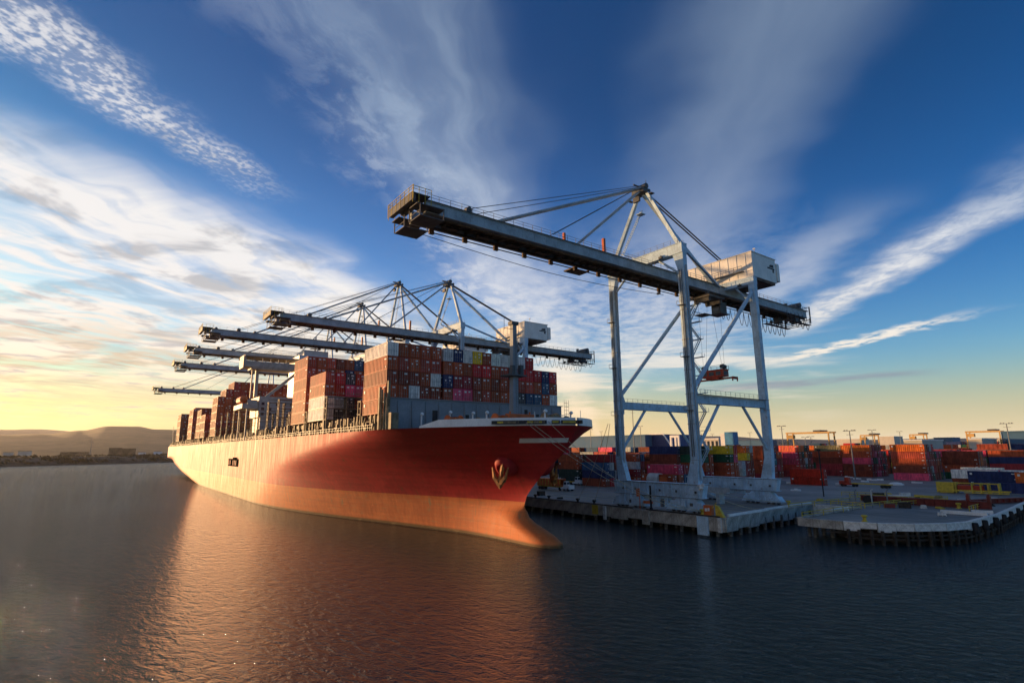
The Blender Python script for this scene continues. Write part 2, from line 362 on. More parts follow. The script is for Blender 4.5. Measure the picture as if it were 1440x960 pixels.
def hull_mat(name, base, dk, boot=False):
    m = bpy.data.materials.new(name); m.use_nodes = True; T = NT(m.node_tree); p = T.n['Principled BSDF']
    g = T.n.new('ShaderNodeTexCoord').outputs['Object']; x, y, z = T.sep(g)
    big = T.noise(g, .05, 5, .6); st = T.noise(T.xyz(T.mul(x, .9), T.mul(y, .9), T.mul(z, .09)), 1.1, 6, .68)
    hz_ = T.noise(T.xyz(T.mul(x, .05), T.mul(y, .05), T.mul(z, 1.1)), 1.3, 5, .6)
    f = T.add(T.mul(big, .4), T.add(T.mul(st, .35), T.mul(hz_, .25)))
    c = T.mix(T.ss(f, .40, .60), dk, base)
    # welded plate strakes
    fx = T.m('ABSOLUTE', T.sub(T.m('FRACT', T.div(x, 11.)), .5)); fz = T.m('ABSOLUTE', T.sub(T.m('FRACT', T.div(z, 2.7)), .5))
    seam = T.m('MAXIMUM', T.ss(fx, .4955, .499), T.ss(fz, .488, .498))
    c = T.mix(T.mul(seam, .55), c, tuple(q * .5 for q in dk))
    ru = T.ss(T.noise(T.xyz(x, y, T.mul(z, .16)), .7, 7, .74), .57, .69)
    c = T.mix(T.mul(ru, .8), c, (.13, .045, .02) if not boot else (.24, .19, .10))
    sc_ = T.ss(T.noise(T.xyz(T.mul(x, .12), y, T.mul(z, 1.4)), 1.3, 6, .75), .60, .66); c = T.mix(T.mul(sc_, .30), c, tuple(min(1, q * 1.5 + .04) for q in base))
    if boot:
        wet = T.ss(z, .75, .25); c = T.mix(T.mul(wet, .85), c, (.05, .05, .02))
        sc2 = T.ss(T.noise(T.xyz(T.mul(x, .25), y, T.mul(z, 2.)), .9, 6, .7), .5, .7); c = T.mix(T.mul(sc2, .35), c, (.34, .22, .10))
    T.put(p.inputs['Base Color'], c); T.put(p.inputs['Roughness'], T.lin(st, .3, .7, .58, .74)); p.inputs['Specular IOR Level'].default_value = .15
    b = T.n.new('ShaderNodeBump'); b.inputs['Strength'].default_value = .5; b.inputs['Distance'].default_value = .10
    T.put(b.inputs['Height'], T.add(T.mul(T.noise(g, .22, 3, .5), 1.3), T.mul(seam, -.12))); T.put(p.inputs['Normal'], b.outputs[0])
    return m
M['hull'] = hull_mat('hull_red_paint', (.43, .025, .028), (.25, .010, .015))
M['boot'] = hull_mat('antifouling_paint', (.60, .17, .05), (.42, .105, .032), True)

def cont_mat(attr):
    m = bpy.data.materials.new('container_steel_' + attr); m.use_nodes = True; T = NT(m.node_tree); p = T.n['Principled BSDF']
    co = T.n.new('ShaderNodeTexCoord').outputs['Object']
    if attr == 'object':
        oi = T.n.new('ShaderNodeObjectInfo'); col = oi.outputs['Color']; rnd = oi.outputs['Random']
        co = T.vm('ADD', co, T.xyz(T.mul(rnd, 91.), T.mul(rnd, 37.), 0.))
    else:
        at = T.n.new('ShaderNodeAttribute'); at.attribute_name = 'Col'; col = at.outputs['Color']
    x, y, z = T.sep(co)
    n1 = T.noise(co, .5, 5, .65); st = T.noise(T.xyz(T.mul(x, 2.), T.mul(y, 2.), T.mul(z, .2)), 1.4, 4, .6)
    c = T.mix(T.ss(T.add(T.mul(n1, .5), T.mul(st, .5)), .38, .64), T.mix(1., col, (.74, .74, .74), 'MULTIPLY'), T.mix(1., col, (1.48, 1.42, 1.35), 'MULTIPLY'))
    ru = T.ss(T.noise(co, 1.7, 6, .7), .60, .67); c = T.mix(T.mul(ru, .5), c, (.13, .05, .025))
    T.put(p.inputs['Base Color'], c); p.inputs['Roughness'].default_value = .6; p.inputs['Specular IOR Level'].default_value = .08
    return m
M['cont'] = cont_mat('object'); M['cont_many'] = cont_mat('attribute')
M['mark'] = mat('marking_white', (.75, .75, .72), .6, 0, .1, 1, bump=0)
M['rod'] = mat('lock_rod', (.33, .31, .29), .5, .3, .3, 2, bump=0)

# ------------------------------------------------------------------ water and land
QZ = 3.45
b = MB(); b.quad([(-14000, -9000, 0), (9000, -9000, 0), (9000, 9000, 0), (-14000, 9000, 0)]); tag(b.build('water', M['water']), kind='structure')
Q0 = -64.6; QY = 100.0           # quay corner
def quay_slab():
    b = MB()
    poly = [(-1500, QY), (Q0, QY), (Q0 - 1.2, 118), (Q0 - 1.8, 140), (-56, 141), (-56, 182), (-36, 184), (-37, 232), (160, 232), (160, 1500), (-1500, 1500)]
    b.prism(poly, QZ - .9, QZ); return b.build('quay', M['asphalt'])
quay = tag(quay_slab(), kind='structure')
PIER = [(-56, 140.9), (-56, 112), (-48, 112.4), (-43, 113.9), (-38.6, 117.6), (-35.4, 122.6), (-33.6, 129), (-33.4, 147), (-34.6, 166), (-35.9, 183.9), (-55.9, 181.9)]
b = MB(); b.prism(PIER, QZ - .9, QZ - .004); pier = tag(b.build('pier', M['asphalt']), kind='structure')
b = MB(); b.quad([(-1600, 1499, QZ - .05), (2500, 1499, QZ - .05), (5000, 9000, QZ - .05), (-14000, 9000, QZ - .05), (-6500, 1499, QZ - .05)])
b.quad([(160, 232, QZ - .3), (2500, 232, QZ - .3), (2500, 1500, QZ - .3), (160, 1500, QZ - .3)])
tag(b.build('ground', M['shore']), kind='structure')

# fascia panels, piles, fenders -------------------------------------------------
panel_meshes = {}
def fascia(parent, p, q, h=2.3, step=5., mat_='concrete', zt=QZ + .22):
    p = Vector((*p, 0)); q = Vector((*q, 0)); L = (q - p).length; n = max(1, round(L / step)); d = (q - p) / n; ang = math.atan2(d.y, d.x)
    for k in range(n):
        c = p + d * (k + .5); w = d.length - .05
        hh = h + random.choice((0, 0, 0, .3, -.25)); key = (round(w, 1), round(hh, 2), mat_)
        if key not in panel_meshes:
            m = MB(); m.box(-w / 2, w / 2, -.32, .18, zt - hh, zt - .16); m.box(-w / 2, w / 2, -.42, .28, zt - .155, zt + .05); panel_meshes[key] = m.mesh('fascia_panel', M[mat_])
        put('fascia_panel', panel_meshes[key], parent, (c.x, c.y, random.uniform(-.03, .03)), ang)
def pile_row(parent, p, q, step=3.2, inset=0, r=.36, mat_='pile', z1=QZ - .9, lean=0):
    p = Vector((*p, 0)); q = Vector((*q, 0)); L = (q - p).length; n = max(1, round(L / step))
    key = ('pile', r, mat_, z1)
    if key not in panel_meshes:
        m = MB(); m.tube((0, 0, -3), (0, 0, z1), r, 8); panel_meshes[key] = m.mesh('pile', M[mat_])
    for k in range(n):
        c = p.lerp(q, (k + .5) / n); put('pile', panel_meshes[key], parent, (c.x + random.uniform(-.2, .2), c.y, 0))
fascia(quay, (-330, QY), (Q0, QY)); fascia(quay, (Q0, QY), (Q0 - 1.2, 118)); fascia(quay, (Q0 - 1.2, 118), (Q0 - 1.8, 140)); fascia(quay, (Q0 - 1.8, 140), (-56, 141), mat_='dirty_white')
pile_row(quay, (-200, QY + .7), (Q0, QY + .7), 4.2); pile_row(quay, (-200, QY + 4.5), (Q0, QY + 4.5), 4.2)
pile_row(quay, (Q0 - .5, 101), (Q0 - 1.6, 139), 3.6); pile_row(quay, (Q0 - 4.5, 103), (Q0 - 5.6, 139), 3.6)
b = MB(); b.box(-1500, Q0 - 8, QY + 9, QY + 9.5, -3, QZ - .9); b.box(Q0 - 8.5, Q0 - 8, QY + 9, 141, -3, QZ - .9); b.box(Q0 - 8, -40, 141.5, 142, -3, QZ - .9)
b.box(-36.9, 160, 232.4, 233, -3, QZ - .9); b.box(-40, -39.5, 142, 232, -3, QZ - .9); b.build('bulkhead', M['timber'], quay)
pp = PIER[1:10]
for i in range(len(pp) - 1):
    fascia(pier, pp[i], pp[i + 1], 1.25, 2.4, 'dirty_white', QZ + .25) if i else fascia(pier, pp[0], pp[1], 1.5, 4., 'concrete', QZ + .25)
fascia(pier, (-56, 140.9), (-56, 112), 1.5, 4.); fascia(pier, (-35.9, 183.9), (-37, 232), 1.4, 3., 'dirty_white')
b = MB()
for z in (QZ - 1.75, QZ - 2.45):
    for i in range(1, len(pp) - 1):
        b.beam((pp[i][0], pp[i][1] - .25, z), (pp[i + 1][0], pp[i + 1][1] - .25, z), .25, .28)
b.beam((-52, 111.9, QZ - 1.75), (-48, 112.1, QZ - 1.75), .25, .28); b.build('waling', M['timber'], pier)
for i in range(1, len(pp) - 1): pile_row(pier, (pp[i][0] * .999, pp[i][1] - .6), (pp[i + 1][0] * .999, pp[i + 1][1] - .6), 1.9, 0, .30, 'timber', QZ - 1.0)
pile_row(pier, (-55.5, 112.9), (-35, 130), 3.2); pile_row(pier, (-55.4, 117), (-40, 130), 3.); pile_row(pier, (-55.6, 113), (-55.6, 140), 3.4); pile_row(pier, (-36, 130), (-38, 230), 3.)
b = MB(); b.box(-52.5, -40, 119, 119.4, -3, QZ - .95); b.box(-52.5, -52.1, 119, 140, -3, QZ - .95); b.build('bulkhead', M['timber'], pier)
# rubber fenders along the pier's seaward side
fm = MB(); fm.lathe([(.45, -.9), (.55, -.6), (.55, .6), (.45, .9)], n=8); fme = fm.mesh('fender', M['rubber'])
for i, (yy, xx) in enumerate(((130, -32.9), (136, -32.9), (143, -32.8), (150, -33.1), (158, -33.6), (167, -34.2), (177, -35.))):
    put('fender', fme, pier, (xx, yy, QZ - .9))
# pale steel fender boards on the quay face
for (x0, w, h, mt) in ((-96.5, .9, 3.1, 'dirty_white'), (-69.3, 2.6, 3.6, 'crane'), (-83.9, 2.0, 3.0, 'concrete'), (-65.4, .8, 2.7, 'dirty_white')):
    m = MB(); m.box(-w / 2, w / 2, -.62, -.33, QZ + .2 - h, QZ + .2); m.box(-w / 2 + .1, -w / 2 + .25, -.7, -.62, QZ + .2 - h, QZ + .2); m.box(w / 2 - .25, w / 2 - .1, -.7, -.62, QZ + .2 - h, QZ + .2)
    m.box(-w / 2, w / 2, -.68, -.62, QZ - h * .5, QZ - h * .5 + .12); m.build('fender_board', M[mt], quay, (x0, QY, 0))
m = MB(); m.box(-1, 1, -.45, -.33, QZ - 1.95, QZ + .22); m.build('yellow_marker', M['yellow'], quay, (-99.8, QY, 0))
# kerb timbers on the quay edge
m = MB(); m.box(-300, -88, QY - .25, QY + .2, QZ + .28, QZ + .5); m.box(-84, Q0 - 1, QY - .25, QY + .2, QZ + .28, QZ + .5); m.build('kerb_timber', M['timber'], quay)
m = MB(); m.beam((Q0 - .8, 102.6, QZ + .45), (Q0 - 1.6, 119, QZ + .45), .55, .5); m.beam((Q0 - 2.6, 120, QZ + .4), (Q0 - 2.6, 141, QZ + .4), .5, .4); m.build('kerb_beam', M['white'], quay)
for y0, y1 in ((.9, 1.05), (31.9, 32.05)):
    m = MB(); m.box(-330, Q0 - 1, QY + 3.7 + y0, QY + 3.7 + y1, QZ, QZ + .07); m.build('crane_rail', M['rod'], quay)
# painted lines on the quay
m = MB()
for y in (111, 115.2, 119.4, 123.6, 127.8): m.box(-300, -70, y, y + .28, QZ - .01, QZ + .004)
m.build('lane_marking', M['yellow'], quay)

# ------------------------------------------------------------------ far shore and hills
def ridge(name, pts, depth, mt, seg=40, seed=1, rough=.06):
    """pts: (x,y,height) along the crest"""
    rnd = random.Random(seed); b = MB(); crest = []
    for i in range(len(pts) - 1):
        for k in range(seg):
            t = k / seg; a, c = pts[i], pts[i + 1]; tt = t * t * (3 - 2 * t)
            crest.append((a[0] + (c[0] - a[0]) * t, a[1] + (c[1] - a[1]) * t, a[2] + (c[2] - a[2]) * tt))
    crest.append(pts[-1]); rows = []
    n = len(crest); ph = [rnd.uniform(0, 6.28) for _ in range(8)]
    for j in range(9):
        f = j / 8.; row = []
        for i, (x, y, h) in enumerate(crest):
            r = math.hypot(x, y); k = 1 - depth * (1 - f) / r
            w = sum(math.sin(i * (.05 + .075 * q) + ph[q] + f * 2.2 * math.sin(q + 1.)) / (1 + q) ** 1.3 for q in range(8)) * (1.6 if f < 1 else .25)
            hh = h * (math.sin(f * PI / 2) ** 1.2) * (1 + rough * w) if f > 0 else -5
            row.append((x * k, y * k, hh + 2))
        rows.append(row)
    back = [(x * 1.2, y * 1.2, -20) for x, y, h in crest]; rows.append(back)
    for row in rows: b.v += row
    for j in range(len(rows) - 1):
        for i in range(n - 1): b.f.append((j * n + i, j * n + i + 1, (j + 1) * n + i + 1, (j + 1) * n + i)); b.mi.append(0)
    return tag(b.build(name, mt, smooth=True), kind='structure')
def far(px, dist, ytop):
    d = px_ray(px, 640 - px * .008); d.z = 0; d.normalize(); P = d * dist
    z = CAMZ
    # height that lands on picture row ytop
    lo, hi = -200, 3000
    for _ in range(40):
        mid = (lo + hi) / 2
        if proj((P.x, P.y, mid))[1] > ytop: lo = mid
        else: hi = mid
    return (P.x, P.y, lo)
ridge('hills', [far(-300, 8200, 622), far(-120, 8200, 614), far(0, 8000, 611.5), far(60, 8000, 610), far(110, 8000, 606), (far(150, 8000, 601)), far(185, 8000, 601.5), far(215, 8000, 605), far(260, 8000, 606), far(360, 8200, 610), far(520, 8600, 614)], 3800, M['hill'], 14, 3, .012)
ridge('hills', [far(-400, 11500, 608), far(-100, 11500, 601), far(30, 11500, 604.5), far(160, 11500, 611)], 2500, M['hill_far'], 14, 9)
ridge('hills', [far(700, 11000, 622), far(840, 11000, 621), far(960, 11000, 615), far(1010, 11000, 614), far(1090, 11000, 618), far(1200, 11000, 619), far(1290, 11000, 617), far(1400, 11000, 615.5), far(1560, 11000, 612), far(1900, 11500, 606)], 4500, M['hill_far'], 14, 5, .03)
# low far bank on the left
def bank():
    b = MB(); rnd = random.Random(4); n = 90; rows = [[], [], [], [], []]
    p0 = Vector((-880, -230)); p1 = Vector((-1240, 330))
    for i in range(n):
        t = i / (n - 1) * 1.5 - .25; p = p0.lerp(p1, t); o = (p1 - p0).normalized(); nrm = Vector((-1, -.64)).normalized()
        w = math.sin(i * .7) * 4 + math.sin(i * .23 + 1) * 7
        for j, (d, z) in enumerate(((0, -1), (6, 1.2), (30, 6.5), (90, 11.0), (2500, 9))):
            q = p + nrm * (d + w * (1 if j < 4 else 0)); rows[j].append((q.x, q.y, z + (rnd.uniform(-.5, .7) if 0 < j < 4 else 0)))
    for r in rows: b.v += r
    for j in range(4):
        for i in range(n - 1): b.f.append((j * n + i, j * n + i + 1, (j + 1) * n + i + 1, (j + 1) * n + i)); b.mi.append(0)
    tag(b.build('bank', M['shore']), kind='structure')
bank()
def scrub():
    b = MB(); rnd = random.Random(8)
    for k in range(2600):
        t = rnd.uniform(-.15, 1.1); p = Vector((-880, -230)).lerp(Vector((-1240, 330)), t); dd = 8 + rnd.random() ** 1.5 * 260
        if math.sin(t * 37) + math.sin(t * 91 + dd * .05) < -.3: continue
        q = p + Vector((-1, -.64)).normalized() * dd; h = rnd.uniform(1., 3.2) * (1.6 if rnd.random() < .08 else 1); r = rnd.uniform(1., 3.)
        z0 = 1.5 + 5 * min(1, dd / 30) + 4 * min(1, max(0, dd - 30) / 60)
        for c in range(5):
            a = rnd.uniform(0, 6.28); cx = q.x + math.cos(a) * r; cy = q.y + math.sin(a) * r; s = r * rnd.uniform(.5, 1)
            zz = z0 + h * rnd.random()
            b.quad([(cx - s, cy, zz - s * .6), (cx + s * .4, cy + s, zz - s * .3), (cx + s * .2, cy - s * .5, zz + s * .8)])
    o = b.build('scrub', M['scrub']); tag(o, 'dark low scrub covering the far bank at the left edge', 'scrub', kind='stuff')
scrub()

# ------------------------------------------------------------------ the ship
BC = 67.5; HB = 23.4; DZ = 21.4; BOOT = 7.2
def interp(tab, x):
    if x <= tab[0][0]: return tab[0][1]
    for (x0, y0), (x1, y1) in zip(tab, tab[1:]):
        if x <= x1: return y0 + (y1 - y0) * (x - x0) / (x1 - x0)
    return tab[-1][1]
STEM = [(-3, -77.6), (-.3, -76.4), (.6, -76.9), (1.6, -78.8), (2.5, -81.6), (3.4, -84.3), (4.3, -86.0), (6.4, -86.9), (8, -86.5), (9.4, -85.2), (12.9, -80.8), (16.2, -75.7), (18.4, -73.4), (20.4, -71.9), (21.4, -71.3), (23, -70.2)]
ENT_L = [(-3, 130), (0, 125), (7, 112), (12, 108), (16, 86), (19, 58), (21.4, 38), (23, 35)]
ENT_P = [(-3, 1.4), (0, 1.35), (7, 1.22), (12, .95), (16, .80), (19, .70), (21.4, .62), (23, .58)]
def hb(a, z):
    a0 = interp(STEM, z) if z >= 6.4 else -86.9
    t = (a0 - a) / interp(ENT_L, z)
    main = 0 if t <= 0 else HB * math.sin(PI / 2 * min(t, 1)) ** interp(ENT_P, z)
    if z < 6.4:
        tip = interp(STEM, z); rb = 2.7 * math.sqrt(max(0, 1 - max(0, (z - .3) / 6.6) ** 2)); s = min(1, max(0, (tip - a) / 5.5))
        bulb = rb * math.sqrt(1 - (1 - s) ** 2) * min(1, max(0, (a + 150) / 30.))
        main = (main ** 3 + bulb ** 3) ** (1 / 3)
    return main
STERN = [(-3, -345), (0, -385), (4.3, -455), (8, -500), (12, -527), (13, -530), (23, -531)]
def stern_f(a, z):
    k = min(1, max(0, (a - interp(STERN, z)) / 40.)); return (.80 + .20 * k ** .5) if z < 12 else 1
ship = empty('container_ship', (0, 0, 0))
tag(ship, 'huge red container ship berthed bow-first towards the viewer, orange below its waterline', 'ship')
LV = [-3, -1.5, -.3, .6, 1.6, 2.5, 3.4, 4.3, 5.4, 6.4, BOOT, 8.4, 9.8, 11.4, 12.9, 14.5, 16.2, 17.5, 18.8, 20.2, DZ]
def stations(z):
    tip = interp(STEM, z); st = interp(STERN, z); out = []
    for i in range(18): out.append(st + (-230 - st) * i / 18)
    for i in range(22): out.append(-230 + 110 * i / 22)
    for i in range(45): s = i / 44; out.append(-120 + (tip + 120) * (1 - (1 - s) ** 2.2))
    return out
def build_hull():
    b = MB(); n = 85; nl = len(LV)
    for side in (-1, 1):
        base = len(b.v)
        for z in LV:
            for a in stations(z): b.v.append((a, BC + side * hb(a, z) * stern_f(a, z), z))
        for j in range(nl - 1):
            for i in range(n - 1):
                q = (base + j * n + i, base + j * n + i + 1, base + (j + 1) * n + i + 1, base + (j + 1) * n + i)
                b.f.append(q if side < 0 else q[::-1]); b.mi.append(1 if LV[j] < BOOT - .01 else 0)
    o = b.build('hull', [M['hull'], M['boot']], ship, smooth=True)
    t = MB()
    for j in range(nl - 1):
        p = []
        for z in (LV[j], LV[j + 1]):
            a = stations(z)[0]; h = hb(a, z) * stern_f(a, z); p.append(((a, BC - h, z), (a, BC + h, z)))
        t.quad([p[0][0], p[1][0], p[1][1], p[0][1]], 1 if LV[j] < BOOT - .01 else 0)
    t.build('transom', [M['hull'], M['boot']], ship)
    d = MB(); st = stations(DZ)
    for i in range(n - 1):
        h0, h1 = hb(st[i], DZ) - .02, hb(st[i + 1], DZ) - .02
        d.quad([(st[i], BC - h0, DZ - .05), (st[i + 1], BC - h1, DZ - .05), (st[i + 1], BC + h1, DZ - .05), (st[i], BC + h0, DZ - .05)])
    d.build('deck', M['deck_red'], ship)
build_hull()
def outline(a_from, z, n=34, inset=0.):      # port side deck edge forwards to the stem and back aft
    tip = interp(STEM, z); pts = []
    for i in range(n + 1):
        s = i / n; a = a_from + (tip - .05 - a_from) * (1 - (1 - s) ** 2.2); pts.append((a, BC - max(0, hb(a, z) - inset), z))
    return pts
def bulwark():
    lo = outline(-93, DZ); n = len(lo)
    for side in (1, -1):
        b = MB()
        def p(k, dz, inn):
            a, y, z = lo[k]; f = min(1, k / 3.); yy = BC - y; s = max(0, 1 - inn / max(yy, .6))
            return (a - inn * .5 * (k / n) ** 4, BC - side * yy * s, z + dz * (.25 + .75 * f))
        for i in range(n - 1):
            b.quad([p(i, 0, 0), p(i + 1, 0, 0), p(i + 1, 1.4, .12), p(i, 1.4, .12)])
            b.quad([p(i, 1.4, .12), p(i + 1, 1.4, .12), p(i + 1, 1.4, .45), p(i, 1.4, .45)])
            b.quad([p(i, 0, .35), p(i, 1.4, .45), p(i + 1, 1.4, .45), p(i + 1, 0, .35)])
        b.build('bulwark', M['ship_white'], ship)
bulwark()
def on_hull(px, z, off=0., side=-1, lo=-330, hi=-70):
    """quay coordinate of the port hull point that the photo shows at column px and height z"""
    best = None; a = lo
    while a < hi:
        h = hb(a, z)
        x = proj((a, BC + side * h, z))[0]
        if best is None or abs(x - px) < best[0]: best = (abs(x - px), a, h)
        a += .25
    return best[1], best[2]
def hull_patch(name, a0, a1, z0, z1, mt, off=.05, n=14, parent=None, side=-1):
    b = MB(); P = []
    for i in range(n + 1):
        a = a0 + (a1 - a0) * i / n; P.append([(a + .02, BC + side * (hb(a, z) + off), z) for z in (z0, (z0 + z1) / 2, z1)])
    for i in range(n):
        for j in range(2): b.quad([P[i][j], P[i + 1][j], P[i + 1][j + 1], P[i][j + 1]])
    return b.build(name, mt, parent or ship)
b = MB(); P = []
for z in (18.45, 18.85, 19.25):
    a_, _h = on_hull(731, z); e_ = interp(STEM, z) - .15; P.append([(a_ + (e_ - a_) * i / 20, BC - hb(a_ + (e_ - a_) * i / 20, z) - .05, z) for i in range(21)])
for j in range(2):
    for i in range(20): b.quad([P[j][i], P[j][i + 1], P[j + 1][i + 1], P[j + 1][i]])
b.build('white_stripe', M['mark'], ship)
# flat black patch for the shade inside a side recess, with pale uprights amidships
rec = hull_patch('side_opening', -262, -240, 11.4, 14.4, M['recess_black'], .06, 2)
for k in range(7):
    if k in (2, 6): continue
    hull_patch('upright', -260.5 + k * 3, -259.7 + k * 3, 11.9, 13.8, M['hull'], .14, 1, rec)
hull_patch('upright', -252, -243, 14.4, 15.0, M['recess_black'], .14, 1, rec)
# fairleads set in the bulwark
for px, w, mt in ((699, 1.6, 'cable'), (709, 2.6, 'yellow'), (719, 3.4, 'deck_tan'), (735, 2.2, 'cable'), (752, 3.2, 'yellow'), (760, 2.4, 'deck_tan'), (782, 1.4, 'yellow'), (801, 3.0, 'yellow'), (812, 1.6, 'cable')):
    a_, h_ = on_hull(px, DZ + .55, lo=-100, hi=-69.5)
    d = Vector((1.0, -(hb(a_ + .3, DZ) - hb(a_ - .3, DZ)) / -.6 * -1, 0)); tn = Vector((.6, -( -hb(a_ + .3, DZ) + hb(a_ - .3, DZ)), 0)); tn = Vector((.6, hb(a_ - .3, DZ) - hb(a_ + .3, DZ), 0)).normalized()
    c = Vector((a_, BC - h_ - .12, DZ + .28)); m = MB(); m.beam(tuple(c - tn * w / 2 + Vector((0, 0, .3))), tuple(c + tn * w / 2 + Vector((0, 0, .3))), .35, .62, 0)
    m.beam(tuple(c - tn * w * .4 + Vector((0, -.1, .3))), tuple(c + tn * w * .4 + Vector((0, -.1, .3))), .3, .3, 1); m.build('fairlead', [M['cable'], M[mt]], ship)
# anchors in bell shaped pockets
def anchor(side, px):
    z = 14.3; a0, h = on_hull(px, z, side=-1, lo=-110, hi=-79)
    y = BC + side * (h + (.1 if side < 0 else 1.2))
    n = Vector((.26, side * .80, -.55)).normalized()
    c = Vector((a0, y, z)); b = MB()
    up = Vector((0, 0, 1)); t1 = n.cross(up).normalized(); t2 = t1.cross(n).normalized()
    rings = []
    for r, d in ((2.5, -2.8), (2.3, 0), (2.05, .8), (1.5, 1.45), (1.0, 1.6), (.7, 1.3)):
        rings.append([tuple(c + n * d + (t1 * math.cos(q * PI / 9) + t2 * math.sin(q * PI / 9) * 1.12) * r) for q in range(18)])
    for r in rings: b.v += r
    for j in range(len(rings) - 1):
        for q in range(18): b.f.append((j * 18 + q, j * 18 + (q + 1) % 18, (j + 1) * 18 + (q + 1) % 18, (j + 1) * 18 + q)); b.mi.append(0)
    b.f.append(tuple(5 * 18 + q for q in range(18))); b.mi.append(0)
    pk = b.build('anchor_pocket', M['hull'], ship, smooth=True)
    m = MB(); o = c + n * 1.9; dn = (up * -1 + n * .1).normalized(); lat = t1
    K = 1.25; o = o + n * .2
    m.beam(tuple(o - dn * 1.5 - lat * .5), tuple(o + dn * 1.2 * K), .6, .5)
    for sgn, ln in ((-1, 1.), (1, 1.)):
        m.beam(tuple(o + dn * 2.0 * K), tuple(o + dn * .7 * K + lat * sgn * 1.05 * K + n * .2), .95, .6, 0, .75, .5)
        m.beam(tuple(o + dn * .8 * K + lat * sgn * 1.0 * K + n * .2), tuple(o - dn * .75 * K + lat * sgn * 1.5 * K + n * .2), .6, .45, 0, .2, .2)
    m.beam(tuple(o + dn * 1.3 * K - lat * .9 * K), tuple(o + dn * 1.3 * K + lat * .9 * K), .6, .6)
    m.beam(tuple(o + dn * 1.9 * K), tuple(o + dn * 2.5 * K), .9, .6, 0, .25, .2)
    m.build('anchor', mat('anchor_ochre', (.50, .20, .05), .7, 0, .5, 1.6, dark=(.06, .035, .02)), ship)
anchor(-1, 713); anchor(1, 713)
# breakwater in front of the first stack
b = MB(); b.box(-102.3, -101.9, 44.6, 91.2, DZ, 27.65); b.box(-102.6, -101.6, 44.3, 91.5, 27.65, 27.8)
b.build('breakwater', M['ship_grey'], ship)
for y in [47 + k * 3.15 for k in range(14)]:
    m = MB(); m.frust((-101.9, -101.2, y, y + .12, DZ), (-101.9, -101.75, y, y + .12, 27.2)); m.build('stiffener', M['ship_grey'], ship)
for y, z, w, h in ((55, 24.3, 1.2, 2.4), (63, 23.8, 1.0, 2.0), (79.5, 25.2, .9, 2.6), (83, 24.5, .9, 2.), (88, 24.9, .8, 1.9)):
    m = MB(); m.box(-101.9, -101.82, y, y + w, z - h / 2, z + h / 2); m.build('hatch_door', M['cable'], ship)
# foremast with platform and ladder
fx, fy = -90., 67.5
mast = MB(); mast.frust((fx - .75, fx + .75, fy - .75, fy + .75, DZ), (fx - .62, fx + .62, fy - .62, fy + .62, 32)); mast.frust((fx - .6, fx + .6, fy - .6, fy + .6, 32), (fx - .5, fx + .5, fy - .5, fy + .5, 43.2))
mo = mast.build('foremast', M['ship_grey'], ship)
m = MB(); m.box(fx - 1.6, fx + 1.6, fy - 2.3, fy + 2.3, 32.2, 32.5); m.box(fx - .7, fx + .7, fy - .9, fy + .9, 43.2, 43.9); m.box(fx + .3, fx + 1.1, fy - 1.2, fy - .4, 32.5, 34.4); m.box(fx + .3, fx + 1.2, fy + .9, fy + 1.7, 32.5, 34.6)
for s_ in (-2.2, 2.2): m.tube((fx + 1.5, fy + s_, 32.4), (fx + 1.5, fy + s_, 33.5), .04, 4); m.tube((fx - 1.5, fy + s_, 32.4), (fx - 1.5, fy + s_, 33.5), .04, 4)
m.tube((fx + 1.5, fy - 2.2, 33.5), (fx + 1.5, fy + 2.2, 33.5), .04, 4); m.tube((fx, fy - 2.4, 42), (fx, fy - 2.4, 44.5), .06, 4); m.tube((fx, fy - 2.4, 42.3), (fx, fy, 42.3), .06, 4); tag(m.build('mast_platform', M['crane_dark'], mo), kind='stuff')
m = MB()
for q in range(34): m.box(fx + .66, fx + .72, fy + .1, fy + .6, 22 + q * .55, 22.06 + q * .55)
m.box(fx + .66, fx + .74, fy + .05, fy + .1, 22, 41); m.box(fx + .66, fx + .74, fy + .6, fy + .65, 22, 41); m.build('mast_ladder', M['rail'], mo)
# forecastle gear: windlasses, bollards, rails, vents
def gear(x, y, sc_=1., mt='deck_tan'):
    m = MB(); m.box(x - 1.3 * sc_, x + 1.3 * sc_, y - 1.6 * sc_, y + 1.6 * sc_, DZ, DZ + .5)
    m.tube((x, y - 1.3 * sc_, DZ + 1.3), (x, y + 1.3 * sc_, DZ + 1.3), .95 * sc_, 12); m.tube((x, y + 1.3 * sc_, DZ + 1.3), (x, y + 1.6 * sc_, DZ + 1.3), 1.3 * sc_, 12); m.tube((x, y - 1.6 * sc_, DZ + 1.3), (x, y - 1.3 * sc_, DZ + 1.3), 1.3 * sc_, 12)
    m.box(x + .7, x + 1.5, y - .5, y + .5, DZ + .5, DZ + 2.2); m.build('winch', M[mt], ship)
for x, y in ((-84, 60), (-84, 75), (-78, 67), (-93, 55), (-93, 80), (-96, 64), (-96, 72)): gear(x, y, 1, random.choice(('deck_tan', 'orange')))
m = MB(); m.box(-88.6, -87.4, 64.5, 70.5, 22.9, 24.2); m.tube((-88, 65, 22), (-88, 65, 24.8), .2, 6); m.tube((-88, 70, 22), (-88, 70, 24.8), .2, 6); m.tube((-88, 64, 24), (-88, 71, 24), .35, 8); m.build('windlass_drum', M['orange'], ship)
for x, y, h in ((-99, 51, 2.9), (-98, 57, 3.4), (-99, 76, 3.), (-90, 78, 2.6), (-94, 60, 3.1), (-86, 58, 2.7), (-80, 74, 2.8), (-76, 64, 2.6)):
    m = MB(); m.tube((x, y, DZ), (x, y, DZ + h), .16, 7); m.tube((x, y, DZ + h), (x + .35, y, DZ + h + .2), .34, 8); m.build('vent_post', M['ship_white'], ship)
m = MB()
